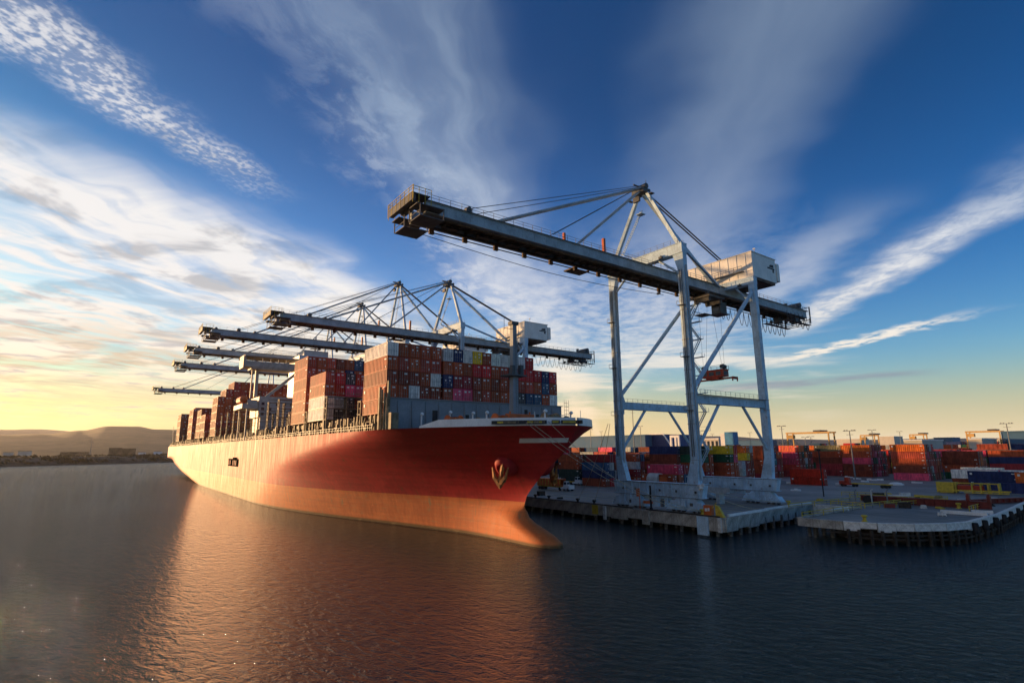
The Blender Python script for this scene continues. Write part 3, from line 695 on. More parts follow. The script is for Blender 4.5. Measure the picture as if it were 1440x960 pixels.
for k in range(5): m.tube((-97.5, 84.5 + k, DZ), (-97.5, 84.5 + k, DZ + 3.8), .06, 4)
for z in (2.6, 3.2, 3.8): m.tube((-97.5, 84.5, DZ + z), (-97.5, 88.5, DZ + z), .06, 4)
m.build('handrail', M['ship_white'], ship)
m = MB()
for k in range(5): m.tube((-102, 92.3, 25 + k * .9), (-102, 93.8, 25 + k * .9), .05, 4)
for y in (92.3, 93, 93.8): m.tube((-102, y, DZ + 2), (-102, y, 29.4), .05, 4)
m.box(-103.2, -101, 91.5, 94, DZ + 2, DZ + 2.3); m.build('handrail', M['ship_grey'], ship)
m = MB(); m.tube((-70.4, 67.5, DZ), (-70.4, 67.5, DZ + 2.6), .05, 5); m.tube((-74, 60, DZ + 1), (-74, 60, DZ + 2.4), .05, 5); m.build('jackstaff', M['ship_white'], ship)
# coaming, pedestals, walkway rails along the port side
m = MB(); m.box(-516, -103, 48.2, 86.8, DZ, 23.4); m.build('hatch_coaming', M['deck_red'], ship)
m = MB()
x = -106.; rp = random.Random(11)
while x > -528:
    w = rp.uniform(.3, .8); h = rp.choice((24.7, 24.7, 23.2, 22.6)); m.box(x - w / 2, x + w / 2, 45.0, 45.5, DZ, h)
    for q in range(3):
        xx = x - rp.uniform(0, 2.6); ww = rp.uniform(.2, 1.3); yy = rp.uniform(44.5, 47.2); z_ = DZ + rp.choice((0, 0, .9, 1.7)); m.box(xx, xx + ww, yy, yy + rp.uniform(.3, 1.2), z_, z_ + rp.uniform(.3, 1.5))
    if rp.random() < .5: m.tube((x + 1.2, 45.0, DZ + .2), (x + 1.2, 45.0, DZ + rp.uniform(1.2, 2.8)), .16, 6)
    if rp.random() < .45: m.beam((x, 45.1, DZ + .2), (x + 1.8, 45.1, 24.2), .16, .16)
    if rp.random() < .4: m.beam((x, 45.3, DZ + rp.uniform(1, 2.6)), (x + rp.uniform(2, 5), 45.3, DZ + rp.uniform(1, 2.6)), .14, .14)
    if rp.random() < .25: m.lathe([(.3, 0), (.4, .5), (.15, .9)], (x + .9, 44.9, DZ + .6), 7)
    x -= rp.uniform(1.7, 3.0)
tag(m.build('side_pedestals', M['deck_tan'], ship), kind='stuff')
m = MB()
for z in (.55, 1.1): m.box(-526, -108, 44.24, 44.28, DZ + z, DZ + z + .035)
x = -108.
while x > -526: m.box(x, x + .07, 44.23, 44.30, DZ, DZ + 1.15); x -= 2.2
m.build('side_railing', M['rail'], ship)
# mooring deck bits forward of the first bay
m = MB(); m.box(-101, -99.4, 44.6, 46.2, DZ, DZ + 3.2); m.box(-101.4, -100.9, 44.5, 45.0, DZ, 31); m.box(-105, -104.4, 44.2, 44.6, DZ, 30); m.tube((-103.4, 44.3, DZ), (-103.4, 44.3, 29.4), .28, 8); m.tube((-101.9, 44.3, DZ), (-101.9, 44.3, 28.6), .28, 8); m.build('vent_trunk', M['deck_tan'], ship)
# lashing bridges between the bays
def lashing(x, top, seed):
    r = random.Random(seed); m = MB()
    for y in [45.0 + k * 5.05 for k in range(9)]:
        m.box(x - .9, x - .65, y - .15, y + .15, DZ, top); m.box(x + .65, x + .9, y - .15, y + .15, DZ, top)
        z = 25.
        while z < top: m.box(x - .65, x + .65, y - .06, y + .06, z, z + .12); z += 1.4
    z = 25.2
    while z <= top + .1:
        m.box(x - .95, x + .95, 44.8, 90.2, z - .15, z)
        m.box(x - .95, x - .9, 44.8, 90.2, z + .9, z + .98); m.box(x + .9, x + .95, 44.8, 90.2, z + .9, z + .98); z += 2.9
    if r.random() < .8: m.box(x - .8, x + .2, 44.6, 45.8, DZ, 25)
    m.build('lashing_bridge', M['deck_tan'], ship)
for i, (x, top) in enumerate(((-117, 28.2), (-140.2, 31), (-156.9, 28), (-174, 29), (-188, 34), (-202, 34), (-216, 31), (-250, 31), (-264, 35), (-279, 35), (-294, 34), (-309, 28.2), (-328, 28.2), (-346, 28), (-364, 28), (-384, 28), (-401, 28), (-422, 28), (-445, 29), (-469, 28), (-489, 29), (-508, 32))): lashing(x, top, i)
def hatch(x0, x1):
    m = MB(); m.box(x0, x1, 46.2, 88.9, 23.5, 24.6)
    for k in range(9): m.box(x0 + .3, x0 + .6, 46 + k * 5.2, 46.3 + k * 5.2, 24.6, 24.75)
    m.build('hatch_cover', M['deck_tan'], ship)
for x1, x0 in ((-103.4, -115.4), (-124, -139), (-142.3, -155), (-158.9, -172.6), (-176, -187), (-190, -201), (-204, -215), (-252, -263), (-266, -278), (-281, -293), (-296, -308), (-311.5, -327), (-349, -362), (-366.4, -382), (-403.5, -420), (-447, -467), (-471.5, -487), (-490, -506)): hatch(x0, x1)
# superstructure: narrow house, wide bridge wing on raking struts
dh = MB(); dh.box(-246, -231.2, 62, 78, DZ, 56.5); dh.box(-243, -232, 64, 74, 56.5, 59); dho = dh.build('deckhouse', M['ship_white'], ship)
dl = MB(); dl.box(-246, -231, 47.8, 61.99, 30.5, 38.6); dl.box(-245, -231.5, 49, 61.5, 24, 30.49); dl.build('lower_house', M['house_cream'], ship); dl = MB(); dl.box(-246, -231, 78.01, 88, 24, 38.6); dl.build('lower_house', M['ship_white'], ship)
for q in range(5):
    for r in range(3):
        if (q + r) % 4 == 3: continue
        m = MB(); m.box(-231.03, -230.93, 48.8 + q * 2.7, 49.9 + q * 2.7, 31.2 + r * 2.0, 32.3 + r * 2.0); m.build('window', M['glass'], ship)
m = MB(); m.box(-246, -229.4, 41.6, 47.2, 33.6, 35.4); m.box(-240, -230, 43.6, 47, 35.4, 37.0); m.box(-230.6, -230.2, 43.4, 43.8, 21.4, 33.6); m.box(-245, -244.6, 43.4, 43.8, 21.4, 33.6); m.build('boat_platform', M['house_cream'], ship)
m = MB(); m.tube((-240, 42.6, 37.2), (-232.5, 42.6, 37.2), 1.5, 10); m.tube((-241.5, 42.6, 37.2), (-240, 42.6, 37.2), .6, 10, r2=1.5); m.tube((-232.5, 42.6, 37.2), (-231, 42.6, 37.2), 1.5, 10, r2=.6); m.build('lifeboat', M['orange'], ship)
m = MB(); m.box(-240.6, -231.6, 41.8, 93.2, 50.2, 52.5); m.box(-239.6, -232, 41.2, 42.0, 49.7, 54.6); m.box(-240, -232, 44.5, 60, 49.5, 50.2); m.build('bridge_wing', M['house_cream'], ship)
m = MB(); m.box(-241.4, -230.8, 41.4, 93.6, 54.2, 54.7)
for k in range(18): m.box(-231.5, -231.35, 42 + k * 3, 42.15 + k * 3, 52.5, 54.2)
m.build('wing_bulwark', M['house_cream'], ship)
m = MB()
for k in range(10): m.box(-231.62, -231.52, 62 + k * 1.9, 63.4 + k * 1.9, 51.0, 52.0)
m.build('bridge_windows', M['glass'], ship)
m = MB(); m.box(-236.3, -235, 46.6, 47.8, 38.6, 50.2); m.box(-236, -235.4, 45.2, 45.7, 35.4, 50.2); m.build('wing_column', M['house_cream'], ship)
m = MB(); m.beam((-233.6, 50.8, 38.6), (-233.6, 62.4, 49.4), 1.1, 1.1); m.beam((-235.8, 50.8, 38.6), (-235.8, 62.4, 49.4), .6, .6)
for k in range(7): t = k / 7; m.beam((-233.6, 50.8 + 11.6 * t, 38.6 + 10.8 * t), (-235.8, 50.8 + 11.6 * t, 38.6 + 10.8 * t), .25, .25)
m.beam((-234, 84.2, 38.6), (-234, 77.6, 49.4), 1.0, 1.0); m.beam((-234, 60, 54.2), (-234, 54.5, 50.2), .6, .6); m.build('wing_strut', M['house_cream'], ship)
m = MB(); m.tube((-237, 70, 59), (-237, 70, 66), .35, 8); m.tube((-237, 66, 63), (-237, 74, 63), .15, 6); m.box(-238, -236, 68, 72, 60.5, 60.8); m.build('radar_mast', M['ship_white'], ship)
m = MB(); m.tube((-526, 46, DZ), (-529, 46, 38), .18, 5); m.tube((-524, 50, DZ), (-524, 50, 30), .15, 5); m.build('ensign_staff', M['rail'], ship)

# ------------------------------------------------------------------ containers
PAL = {'rust': ('rust brown', (.36, .075, .032)), 'rust2': ('reddish brown', (.40, .07, .045)), 'brown': ('dark brown', (.21, .05, .030)), 'crimson': ('crimson red', (.52, .035, .04)),
       'maroon': ('maroon', (.29, .035, .04)), 'pink': ('raspberry pink', (.60, .07, .14)), 'white': ('pale grey', (.62, .64, .62)), 'cream': ('off-white', (.75, .72, .66)), 'navy': ('navy blue', (.025, .04, .12)),
       'blue': ('dull blue', (.035, .085, .16)), 'yellow': ('yellow', (.62, .42, .03)), 'orange': ('orange', (.60, .14, .03)), 'green': ('dark green', (.02, .085, .045)), 'dkgreen': ('greenish black', (.03, .055, .05)),
       'teal': ('teal', (.02, .16, .18)), 'grey': ('light grey', (.36, .38, .38)), 'dark': ('charcoal', (.05, .055, .06)), 'olive': ('olive drab', (.18, .16, .09)), 'red': ('bright red', (.42, .03, .015)), 'bblue': ('bright blue', (.02, .16, .38))}
def corr(b, x0, x1, y, z0, z1, n, depth, sgn, m=0):
    """corrugated side sheet in the plane y, ribs along x"""
    w = (x1 - x0) / n
    for k in range(n):
        xs = [x0 + w * (k + f) for f in (0, .30, .5, .80, 1)]; ys = [y, y, y - sgn * depth, y - sgn * depth, y]
        for q in range(4): b.quad([(xs[q], ys[q], z0), (xs[q + 1], ys[q + 1], z0), (xs[q + 1], ys[q + 1], z1), (xs[q], ys[q], z1)], m)
def cont_mesh(L=12.19, W=2.44, H=2.87, lite=False, marks=0):
    b = MB(); x = L / 2; y = W / 2; n = (16 if L > 10 else 8) if not lite else 0
    if lite: b.box(-x, x, -y, y, .03, H)
    else:
        for sx in (-x, x - .17):
            for sy in (-y, y - .16): b.box(sx, sx + .17, sy, sy + .16, 0, H)
        for sy in (-y, y - .12): b.box(-x + .17, x - .17, sy, sy + .12, .02, .20); b.box(-x + .17, x - .17, sy, sy + .12, H - .14, H - .01)
        for sx in (-x, x - .12): b.box(sx, sx + .12, -y + .16, y - .16, .02, .2); b.box(sx, sx + .12, -y + .16, y - .16, H - .16, H - .01)
        corr(b, -x + .17, x - .17, -y + .03, .2, H - .14, n, -.06, 1); corr(b, -x + .17, x - .17, y - .03, .2, H - .14, n, -.06, -1)
        b.box(-x + .1, x - .1, -y + .1, y - .1, H - .06, H - .03); b.box(-x + .06, -x + .1, -y + .1, y - .1, .15, H - .1); b.box(-x + .1, x - .1, -y + .1, y - .1, .1, .14)
        b.box(x - .1, x - .08, -y + .1, y - .1, .15, H - .1)
        r = random.Random(marks)
        # data panels and stencilled patches on both sides and the end
        if marks % 3 != 2:
            for sy in (-1, 1):
                b.quad([(x - 1.4, sy * (y + .004), H - .75), (x - .5, sy * (y + .004), H - .75), (x - .5, sy * (y + .004), H - .5), (x - 1.4, sy * (y + .004), H - .5)], 1)
                if marks % 2: b.quad([(-x + .6, sy * (y + .004), H - 1.1), (-x + 1.2, sy * (y + .004), H - 1.1), (-x + 1.2, sy * (y + .004), H - .5), (-x + .6, sy * (y + .004), H - .5)], 1)
                b.quad([(x - .9, sy * (y + .004), .5), (x - .6, sy * (y + .004), .5), (x - .6, sy * (y + .004), .75), (x - .9, sy * (y + .004), .75)], 1)
    return b.mesh('container', [M['cont'], M['mark']])
def door_mesh(side, marks, L=12.19, W=2.44, H=2.87):
    b = MB(); x = L / 2; y0, y1 = (-W / 2 + .16, -.01) if side < 0 else (.01, W / 2 - .16)
    b.box(x - .08, x - .03, y0, y1, .2, H - .16)
    for z in (.55, 1.15, 1.75, 2.3): b.box(x - .03, x - .012, y0 + .1, y1 - .1, z, z + .22)
    for q in (.25, .72):
        yy = y0 + (y1 - y0) * q; b.tube((x + .0, yy, .14), (x + .0, yy, H - .12), .03, 5, 1)
        b.box(x - .03, x + .04, yy - .1, yy + .14, 1.05, 1.14, 1)
    r = random.Random(marks * 7 + side)
    if side > 0: b.box(x - .012, x - .006, y0 + .12, y0 + .62 + .2 * (marks % 2), H - .72, H - .42, 2)
    if marks % 3 == 0: b.box(x - .012, x - .006, y0 + .3, y0 + .6, 1.45, 1.75, 2)
    if side < 0 and marks % 3 == 1: b.box(x - .012, x - .006, y0 + .15, y0 + .75, H - .8, H - .42, 2)
    if side > 0 and marks % 2: b.box(x - .012, x - .006, y1 - .35, y1 - .12, .5, .9, 2)
    return b.mesh('door', [M['cont'], M['rod'], M['mark']])
CM = [cont_mesh(marks=k) for k in range(6)]; CM20 = [cont_mesh(L=6.06, marks=k) for k in range(3)]
DM = [(door_mesh(-1, k), door_mesh(1, k)) for k in range(6)]; DM20 = [(door_mesh(-1, k, 6.06), door_mesh(1, k, 6.06)) for k in range(3)]
MANY = []
n_individual = 0
def container(xf, yl, z, colour, label, group, s=1., L=40, doors=True, W=2.44):
    """xf: coordinate of the door end (facing the viewer), yl: water-side face"""
    global n_individual
    name, rgb = PAL[colour]; LL = (12.19 if L == 40 else 6.06) * s
    j = random.uniform(.80, 1.18); col = tuple(min(.8, c * j * random.uniform(.95, 1.05)) for c in rgb)
    k = random.randrange(6) if L == 40 else random.randrange(3)
    loc = (xf - LL / 2, yl + W / 2 * s, z)
    if label is None:
        MANY.append((loc, LL, W * s, 2.87 * s, col)); return None
    o = put('container', (CM if L == 40 else CM20)[k], None, loc); o.scale = (s, s, s); o.color = (*col, 1)
    if s != 1: o.scale = (s, s, s)
    tag(o, label.replace('#', name), 'container', group)
    if doors:
        for d in (DM if L == 40 else DM20)[k]: q = put('door', d, o); q.color = (*col, 1)
    n_individual += 1
    return o
ORD = ['leftmost', 'second from left', 'third from left', 'fourth from left', 'fifth from left', 'sixth from left', 'seventh from left', 'eighth from left', 'ninth from left', 'tenth from left', 'eleventh from left', 'twelfth from left', 'thirteenth from left', 'fourteenth from left', 'fifteenth from left', 'sixteenth from left', 'third from right', 'second from right', 'rightmost']
def ordn(k, n): return ORD[k] if k < n - 2 else (('rightmost', 'second from right')[n - 1 - k] if k < n else '')
TIER = ['bottom tier', 'second tier', 'third tier', 'fourth tier', 'fifth tier', 'sixth tier', 'seventh tier']
G_SHIP = 'containers stacked on the ship'
PITCH = 2.53
def bay(xf, z0, s, rows, where, pitch=None):
    """rows: bottom tier first; each a list of colour keys, None where empty"""
    pt = (pitch or PITCH) * s; nt = len(rows)
    for t, row in enumerate(rows):
        cols = [k for k, c in enumerate(row) if c]
        tname = TIER[t] if t < nt - 1 else 'top tier'
        for k in cols:
            gap = .5 if (k > 4 and s == 1.) else 0
            container(xf + random.uniform(-.05, .05), 44.95 + k * pt + gap + random.uniform(-.03, .03), z0 + t * 2.925 * s, row[k], '# container, %s in the %s of %s' % (ordn(cols.index(k), len(cols)) if len(cols) > 2 else ORD[k], tname, where), G_SHIP, s)
R, B_, C_, W_, N_, P_K = 'rust', 'brown', 'crimson', 'white', 'navy', 'pink'
bay(-103, 24.75, 1., [
    ['rust'] + [None] * 17,
    [R, R, W_, B_, B_, 'brown', P_K, P_K, B_, 'rust2', R, R, 'orange', 'dark', 'blue', 'blue', R, W_],
    [B_, B_, 'brown', R, W_, N_, 'maroon', 'maroon', B_, R, B_, 'rust', 'rust', 'rust2', 'rust2', R, 'blue', R],
    [R, 'rust2', R, 'rust2', 'rust2', R, R, R, C_, C_, R, 'rust2', 'dark', C_, C_, C_, N_, C_],
    ['white', R, R, R, R, W_, N_, W_, 'yellow', R, W_, W_, W_, W_, C_, None, None, None]], "the ship's front stack")
bay(-141.8, 25.1, 1.078, [
    ['cream', 'dark', 'dark', 'dark', R], ['cream', 'grey', 'dark', B_, R], [R, 'red', 'pink', 'pink', R], ['rust2', C_, 'dark', 'red', R]], 'the low white-ended stack')
bay(-158.5, 24.95, 1.095, [[R, R, R] + [None] * 7] * 3 + [[R, R, B_, R, B_, R, R, B_, R, R], ['rust2', R, B_, R, 'navy', R, B_, R, R, R], ['rust2', R, 'rust2', B_, R, 'blue', R, R, B_, R]], "the ship's tall middle stack")
def rnd_row(n, seed, p=None): r = random.Random(seed); return [r.choice(p or [R, R, R, B_, 'rust2', 'brown', 'maroon']) for _ in range(n)]
bay(-311, 25.1, 1.36, [rnd_row(4, 1)] + [rnd_row(6, 2), rnd_row(9, 3), rnd_row(11, 4), rnd_row(12, 5), [None] + rnd_row(11, 6), [None, None] + rnd_row(10, 7, [R, R, 'maroon', C_])], 'the stack behind the bridge')
bay(-348.6, 25.1, 1.47, [rnd_row(2, 11), rnd_row(2, 12), rnd_row(2, 13)], 'the third stern stack')
bay(-366, 25.3, 1.40, [rnd_row(2, 21), rnd_row(2, 22), rnd_row(3, 23), rnd_row(4, 24)], 'the fourth stern stack')
bay(-403, 25.3, 1.64, [rnd_row(2, 31), rnd_row(2, 32), rnd_row(2, 33), rnd_row(2, 34)], 'the second stern stack')
bay(-471, 25.1, 1.70, [rnd_row(2, 41), rnd_row(2, 42), rnd_row(3, 43), rnd_row(4, 44), [None, None] + rnd_row(6, 45)], 'the sternmost stack')

# ------------------------------------------------------------------ ship-to-shore cranes
# local frame: x along the quay (0 = boom axis), y inland from the water-side rail, z above the quay
def make_crane(apex=80., tip=-66.5, boomz=55.3, tall=False):
    t = empty('quay_crane')
    LX = 10.9; G = 30.5; z_s0, z_s1 = 3.3, 6.1; PB = 24.6
    cz = boomz + 3.4                       # top of the water-side legs
    lz = 56.6 + (boomz - 55.3)
    for sx in (-1, 1):
        for y, top in ((0, cz), (G, lz)):
            b = MB(); x = sx * LX; i_ = -sx * .9
            b.frust((x - .95 + i_ - .5, x + .95 + i_ + .5, y - .75, y + .75, z_s1), (x - .92, x + .92, y - .75, y + .75, z_s1 + 5.2))
            b.frust((x - .92, x + .92, y - .75, y + .75, z_s1 + 5.2), (x - .86, x + .86, y - .72, y + .72, top))
            if y == 0: b.frust((x - .86, x + .86, y - .72, y + .72, top - 3.6), (x - .86 - (1.1 if sx > 0 else -0.), x + .86 + (1.1 if sx < 0 else 0), y - .74, y + .74, top + .01))
            for zz in range(12, int(top) - 2, 6): b.box(x - .98, x + .98, y - .8, y + .8, zz, zz + .09)
            b.build('leg', M['crane'], t)
    for y in (0, G):
        b = MB(); b.frust((-12.2, 12.2, y - .85, y + .85, z_s0), (-12.9, 12.9, y - .85, y + .85, z_s1)); b.box(-13.0, 13.0, y - 1.0, y + 1.0, z_s1, z_s1 + .1); b.box(-12.6, 12.6, y - 1.05, y + 1.05, z_s0 - .1, z_s0 + .02)
        for k in range(-5, 6): b.box(k * 2.3 - .06, k * 2.3 + .06, y - 1.08, y + 1.08, z_s0 + .02, z_s1)
        for k in (-4.2, -1.5, 2.2, 6.8, 9.1): b.box(k, k + 1.5, y - 1.0, y - .9, z_s0 + .5, z_s1 - .5)
        b.box(-3.4, 3.4, y - .4, y + .4, 2.2, z_s0 - .12)
        b.build('sill_beam', M['crane'], t)
        b = MB(); b.box(-12.5, 12.5, y - 1.12, y + 1.12, z_s0 - .19, z_s0 - .11); b.box(-13.05, 13.05, y - 1.06, y + 1.06, z_s1 - .09, z_s1 - .01)  # dark strips and patches added as seam and gap shade, for contrast
        for k in (-9.9, -6.1, 1.1, 5.6, 10.6): b.box(k, k + .5, y - 1.07, y - 1.0, z_s0 + .9, z_s0 + 1.4)
        b.build('sill_dark_seam', M['crane_dark'], t)
        for c in (-8.2, 8.2):
            b = MB()
            b.frust((c - 4.6, c + 4.6, y - .9, y + .9, .9), (c - 2.3, c + 2.3, y - .9, y + .9, 3.18))
            for d in (-2.7, 2.7): b.frust((c + d - 2.5, c + d + 2.5, y - 1.15, y + 1.15, .55), (c + d - 1.6, c + d + 1.6, y - 1.15, y + 1.15, 1.9)); b.box(c + d - .2, c + d + .2, y - 1.25, y + 1.25, .5, 2.4)
            b.box(c - .9, c + .9, y - 1.1, y + 1.1, 1.7, 3.0); b.box(c - 3.9, c - 1.2, y - 1.3, y - .95, 1.0, 2.5); b.box(c + 1.0, c + 4.1, y - 1.32, y - .95, .9, 2.3); b.box(c - 1.0, c - .85, y - 1.36, y - .9, .6, 3.1); b.box(c + .8, c + .95, y - 1.36, y - .9, .6, 3.1); b.box(c + 2.2, c + 3.4, y - 1.5, y - 1.15, .9, 1.7); b.box(c - 3.4, c - 2.4, y - 1.5, y - 1.15, .8, 1.6)
            bo = b.build('bogie', M['crane'], t)
            for d in (-4, -2.7, -1.4, 1.4, 2.7, 4):
                w = MB(); w.tube((c + d, y - .3, .42), (c + d, y + .3, .42), .38, 10); w.build('wheel', M['crane_dark'], bo)
    b = MB(); b.box(-1.0, 1.2, -1.6, -1.0, .9, 2.9); b.box(3.0, 3.6, -1.5, -1.05, 1., 2.8); b.box(-4.6, -4.2, -1.45, -1.0, 1.2, 2.9); b.box(7.4, 8.5, -1.75, -1.4, 1.3, 2.6); b.build('electrical_cabinet', M['crane'], t)
    for q_ in ((2.0, 2.5, -1.62, -1.2, .9, 2.6), (-7.3, -6.9, -1.7, -1.45, 1.2, 1.9), (9.6, 10.2, -1.6, -1.35, 1.6, 2.2)): b = MB(); b.box(*q_); b.build('brake_unit', M['crane_dark'], t)
    b = MB(); b.lathe([(1.3, 0), (1.3, .5)], (-1.6, -1.5, 1.4), 10); b.build('cable_reel', M['orange'], t)
    for sx in (-1, 1):
        b = MB(); b.beam((sx * LX, .72, PB), (sx * LX, G - .72, PB), 1.15, 1.9); b.box(sx * LX - .75, sx * LX + .75, .8, G - .8, PB - .98, PB - .90); b.build('portal_beam', M['crane'], t)
        b = MB(); b.tube((sx * LX, .7, 13.4), (sx * LX, 10.2, PB - .9), .36, 8); b.build('knee_brace', M['crane'], t); b = MB(); b.tube((sx * LX, G - .7, 13.4), (sx * LX, 20.4, PB - .9), .36, 8); b.build('knee_brace', M['crane'], t)
        b = MB(); b.tube((sx * LX, .8, PB + 2.3), (sx * LX, G - .9, lz - 2.4), .52, 10); b.frust((sx * LX - .2, sx * LX + .2, .7, 2.4, PB + 1), (sx * LX - .2, sx * LX + .2, .7, .9, PB + 4.6)); b.frust((sx * LX - .2, sx * LX + .2, G - .9, G - .7, lz - 5.2), (sx * LX - .2, sx * LX + .2, G - 2.0, G - .7, lz - 1.2)); b.build('diagonal_brace', M['crane'], t)
        b = MB(); b.tube((sx * (LX - .4), 0, cz - 5), (sx * 4.6, 0, cz - .1), .3, 6); b.build('knee_brace', M['crane'], t); b = MB(); b.tube((sx * (LX - .4), G, lz - 5.4), (sx * 6.2, G, lz - .1), .28, 6); b.build('knee_brace', M['crane'], t)
    b = MB(); b.frust((-LX - .9, LX + .9, -1.0, 1.0, cz + .01), (-LX - .9, LX + .9, -1.0, 1.0, cz + 2.3)); b.box(-LX - .95, LX + .95, -1.15, 1.15, cz + 2.3, cz + 2.42); ub = b.build('upper_crossbeam', M['crane'], t)
    r = MB(); 
    for k in range(12): xx = -LX + 2 * LX * k / 11; r.box(xx - .03, xx + .03, -1.12, -1.06, cz + 2.42, cz + 3.6); r.box(xx - .03, xx + .03, 1.06, 1.12, cz + 2.42, cz + 3.6)
    for zz in (3.0, 3.55): r.box(-LX, LX, -1.11, -1.07, cz + zz, cz + zz + .05); r.box(-LX, LX, 1.07, 1.11, cz + zz, cz + zz + .05)
    r.build('handrail', M['rail'], ub)
    b = MB(); b.box(-LX - .9, LX + .9, G - .9, G + .9, lz + .01, lz + 2.1); b.build('rear_crossbeam', M['crane'], t)
    for sx in (-1, 1):
        x = sx * LX
        b = MB(); b.box(x - .25, x - .20, -1.02, -.78, 12, cz - 4); b.box(x + .25, x + .30, -1.02, -.78, 12, cz - 4)
        zz = 12.
        while zz < cz - 4: b.box(x - .22, x + .27, -1.0, -.95, zz, zz + .05); zz += .45
        for zz in (22, 34, 46): b.box(x - .9, x + .9, -1.9, -.8, zz, zz + .1); b.box(x - .9, x - .85, -1.9, -.8, zz + 1.0, zz + 1.06); b.box(x - .9, x + .9, -1.9, -1.84, zz + 1.0, zz + 1.06); b.box(x - .9, x - .84, -1.9, -1.84, zz, zz + 1.06); b.box(x + .84, x + .9, -1.9, -1.84, zz, zz + 1.06)
        tag(b.build('leg_ladder', M['rail'], t), kind='stuff')
        b = MB(); b.box(x + .95, x + 1.15, -.3, .3, 7, cz - 3)
        for y, top in ((0, PB), (G, PB)):
            for zz in (PB - 1.6, PB + 1.0): b.box(x - 1.02, x + 1.02, y - .86, y + .86, zz, zz + .16)
        for zz in (z_s1 + 5.1, 19, 31, 38, 45): b.box(x - 1.0, x + 1.0, -.84, .84, zz, zz + .14)
        tag(b.build('cable_tray', M['boom'], t), kind='stuff')
        b = MB(); b.frust((x - .12, x + .12, .75, 3.0, PB - .95), (x - .12, x + .12, .75, 1.0, PB - 3.4)) if False else b.box(x - .12, x + .12, .74, 2.0, PB - 2.2, PB - .96)
        b.box(x - .12, x + .12, G - 2.0, G - .74, PB - 2.2, PB - .96); tag(b.build('gusset', M['crane'], t), kind='stuff')
        b = MB(); b.box(x + .6 * sx, x + 1.5 * sx, 1, G - 1, PB + .97, PB + 1.03)
        for k in range(15): b.box(x + 1.45 * sx - .03, x + 1.45 * sx + .03, 1.2 + k * 2, 1.26 + k * 2, PB + 1.03, PB + 2.1)
        b.box(x + 1.45 * sx - .03, x + 1.45 * sx + .03, 1, G - 1, PB + 2.04, PB + 2.1); b.box(x + 1.45 * sx - .025, x + 1.45 * sx + .025, 1, G - 1, PB + 1.5, PB + 1.55); tag(b.build('portal_walkway', M['rail'], t), kind='stuff')
    for x, y, zz in ((-6, -1.4, cz + .2), (6, -1.4, cz + .2), (-4, 10, boomz - 1.0), (4, 20, boomz - 1.), (-8, G - 1.4, lz + .2), (8, G - 1.4, lz + .2)):
        b = MB(); b.box(x - .45, x + .45, y - .25, y + .25, zz - .35, zz + .15); b.box(x - .05, x + .05, y - .05, y + .4, zz + .15, zz + .5); b.build('floodlight', M['crane_dark'], t)
    # boom: twin plate girders over a dark trolley way
    b = MB(); y0, y1 = tip + 3.5, 76.5; z0, z1 = boomz - .1, boomz + 2.2
    for x in (-2.75, 2.75): b.box(x - .45, x + .45, y0, y1, z0, z1)
    for x in (-3.26, 3.26): b.box(x - .06, x + .06, y0, y1, z1 - .25, z1 - .02); b.box(x - .09, x + .09, y0, y1, z0 + .02, z0 + .22)
    k = y0
    while k < y1: b.box(-3.24, -3.20, k, k + .1, z0, z1); b.box(3.20, 3.24, k, k + .1, z0, z1); k += 3.1
    boom = b.build('boom', M['boom'], t)
    b = MB(); k = y0 + 1
    for q in range(int((y1 - y0) / 7.5)): b.box(-3.35, -2.9, y0 + 4 + q * 7.5, y0 + 5 + q * 7.5, z0 - .95, z0 + .3); b.box(-1.5, -.3, y0 + 6 + q * 7.5, y0 + 9 + q * 7.5, z0 - .1, z0 + .3)
    while k < y1: b.box(-2.3, 2.3, k, k + .35, z0 + .25, z0 + .8); b.beam((-2.2, k, z0 + .4), (2.2, k + 2.6, z0 + .4), .16, .16); k += 2.6
    for x in (-2.15, 2.15): b.box(x - .18, x + .18, y0, y1, z0 - .28, z0 + .1)
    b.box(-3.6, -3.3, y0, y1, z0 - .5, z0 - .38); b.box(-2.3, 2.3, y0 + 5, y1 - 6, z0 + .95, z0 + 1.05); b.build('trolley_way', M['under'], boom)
    r = MB()
    for x in (-3.5, 3.5):
        k = y0
        while k < y1: r.box(x - .035, x + .035, k, k + .07, z1, z1 + 1.15); k += 2.4
        for zz in (.58, 1.12): r.box(x - .03, x + .03, y0, y1, z1 + zz, z1 + zz + .055)
        r.box(x - .35, x + .15, y0, y1, z1 - .05, z1 + .0)
    r.build('handrail', M['rail'], boom)
    # boom tip platform
    b = MB(); T0 = tip
    b.box(-4.6, 4.6, T0, T0 + .8, z0 + .9, z1); b.box(-4.8, 4.8, T0, T0 + 3.5, z1 - .1, z1 + .05); b.box(-5.2, -2.2, T0 + .8, T0 + 6.2, z0 + .3, z0 + .45)
    b.box(2.2, 5.2, T0 + .8, T0 + 6.2, z0 + .3, z0 + .45); b.tube((-2.8, T0 + 2, z0 + 1.4), (2.8, T0 + 2, z0 + 1.4), .55, 10); b.build('boom_tip_frame', M['crane_dark'], boom)
    b = MB()
    for k in range(7): b.box(-5.2 + k * 1.73 - .05, -5.2 + k * 1.73 + .05, T0 - .05, T0 + .05, z0 + .9, z1 + 1.2)
    for x in (-4.9, 4.9):
        for k in range(4): b.box(x - .04, x + .04, T0 + k * 1.2, T0 + k * 1.2 + .08, z0 + .4, z1 + 1.2)
        b.box(x - .04, x + .04, T0, T0 + 3.6, z1 + 1.12, z1 + 1.2); b.box(x - .04, x + .04, T0, T0 + 3.6, z1 + .6, z1 + .66)
    for zz in (-.0, .6, 1.15): b.box(-5.2, 5.2, T0 - .04, T0 + .04, z1 + zz, z1 + zz + .07)
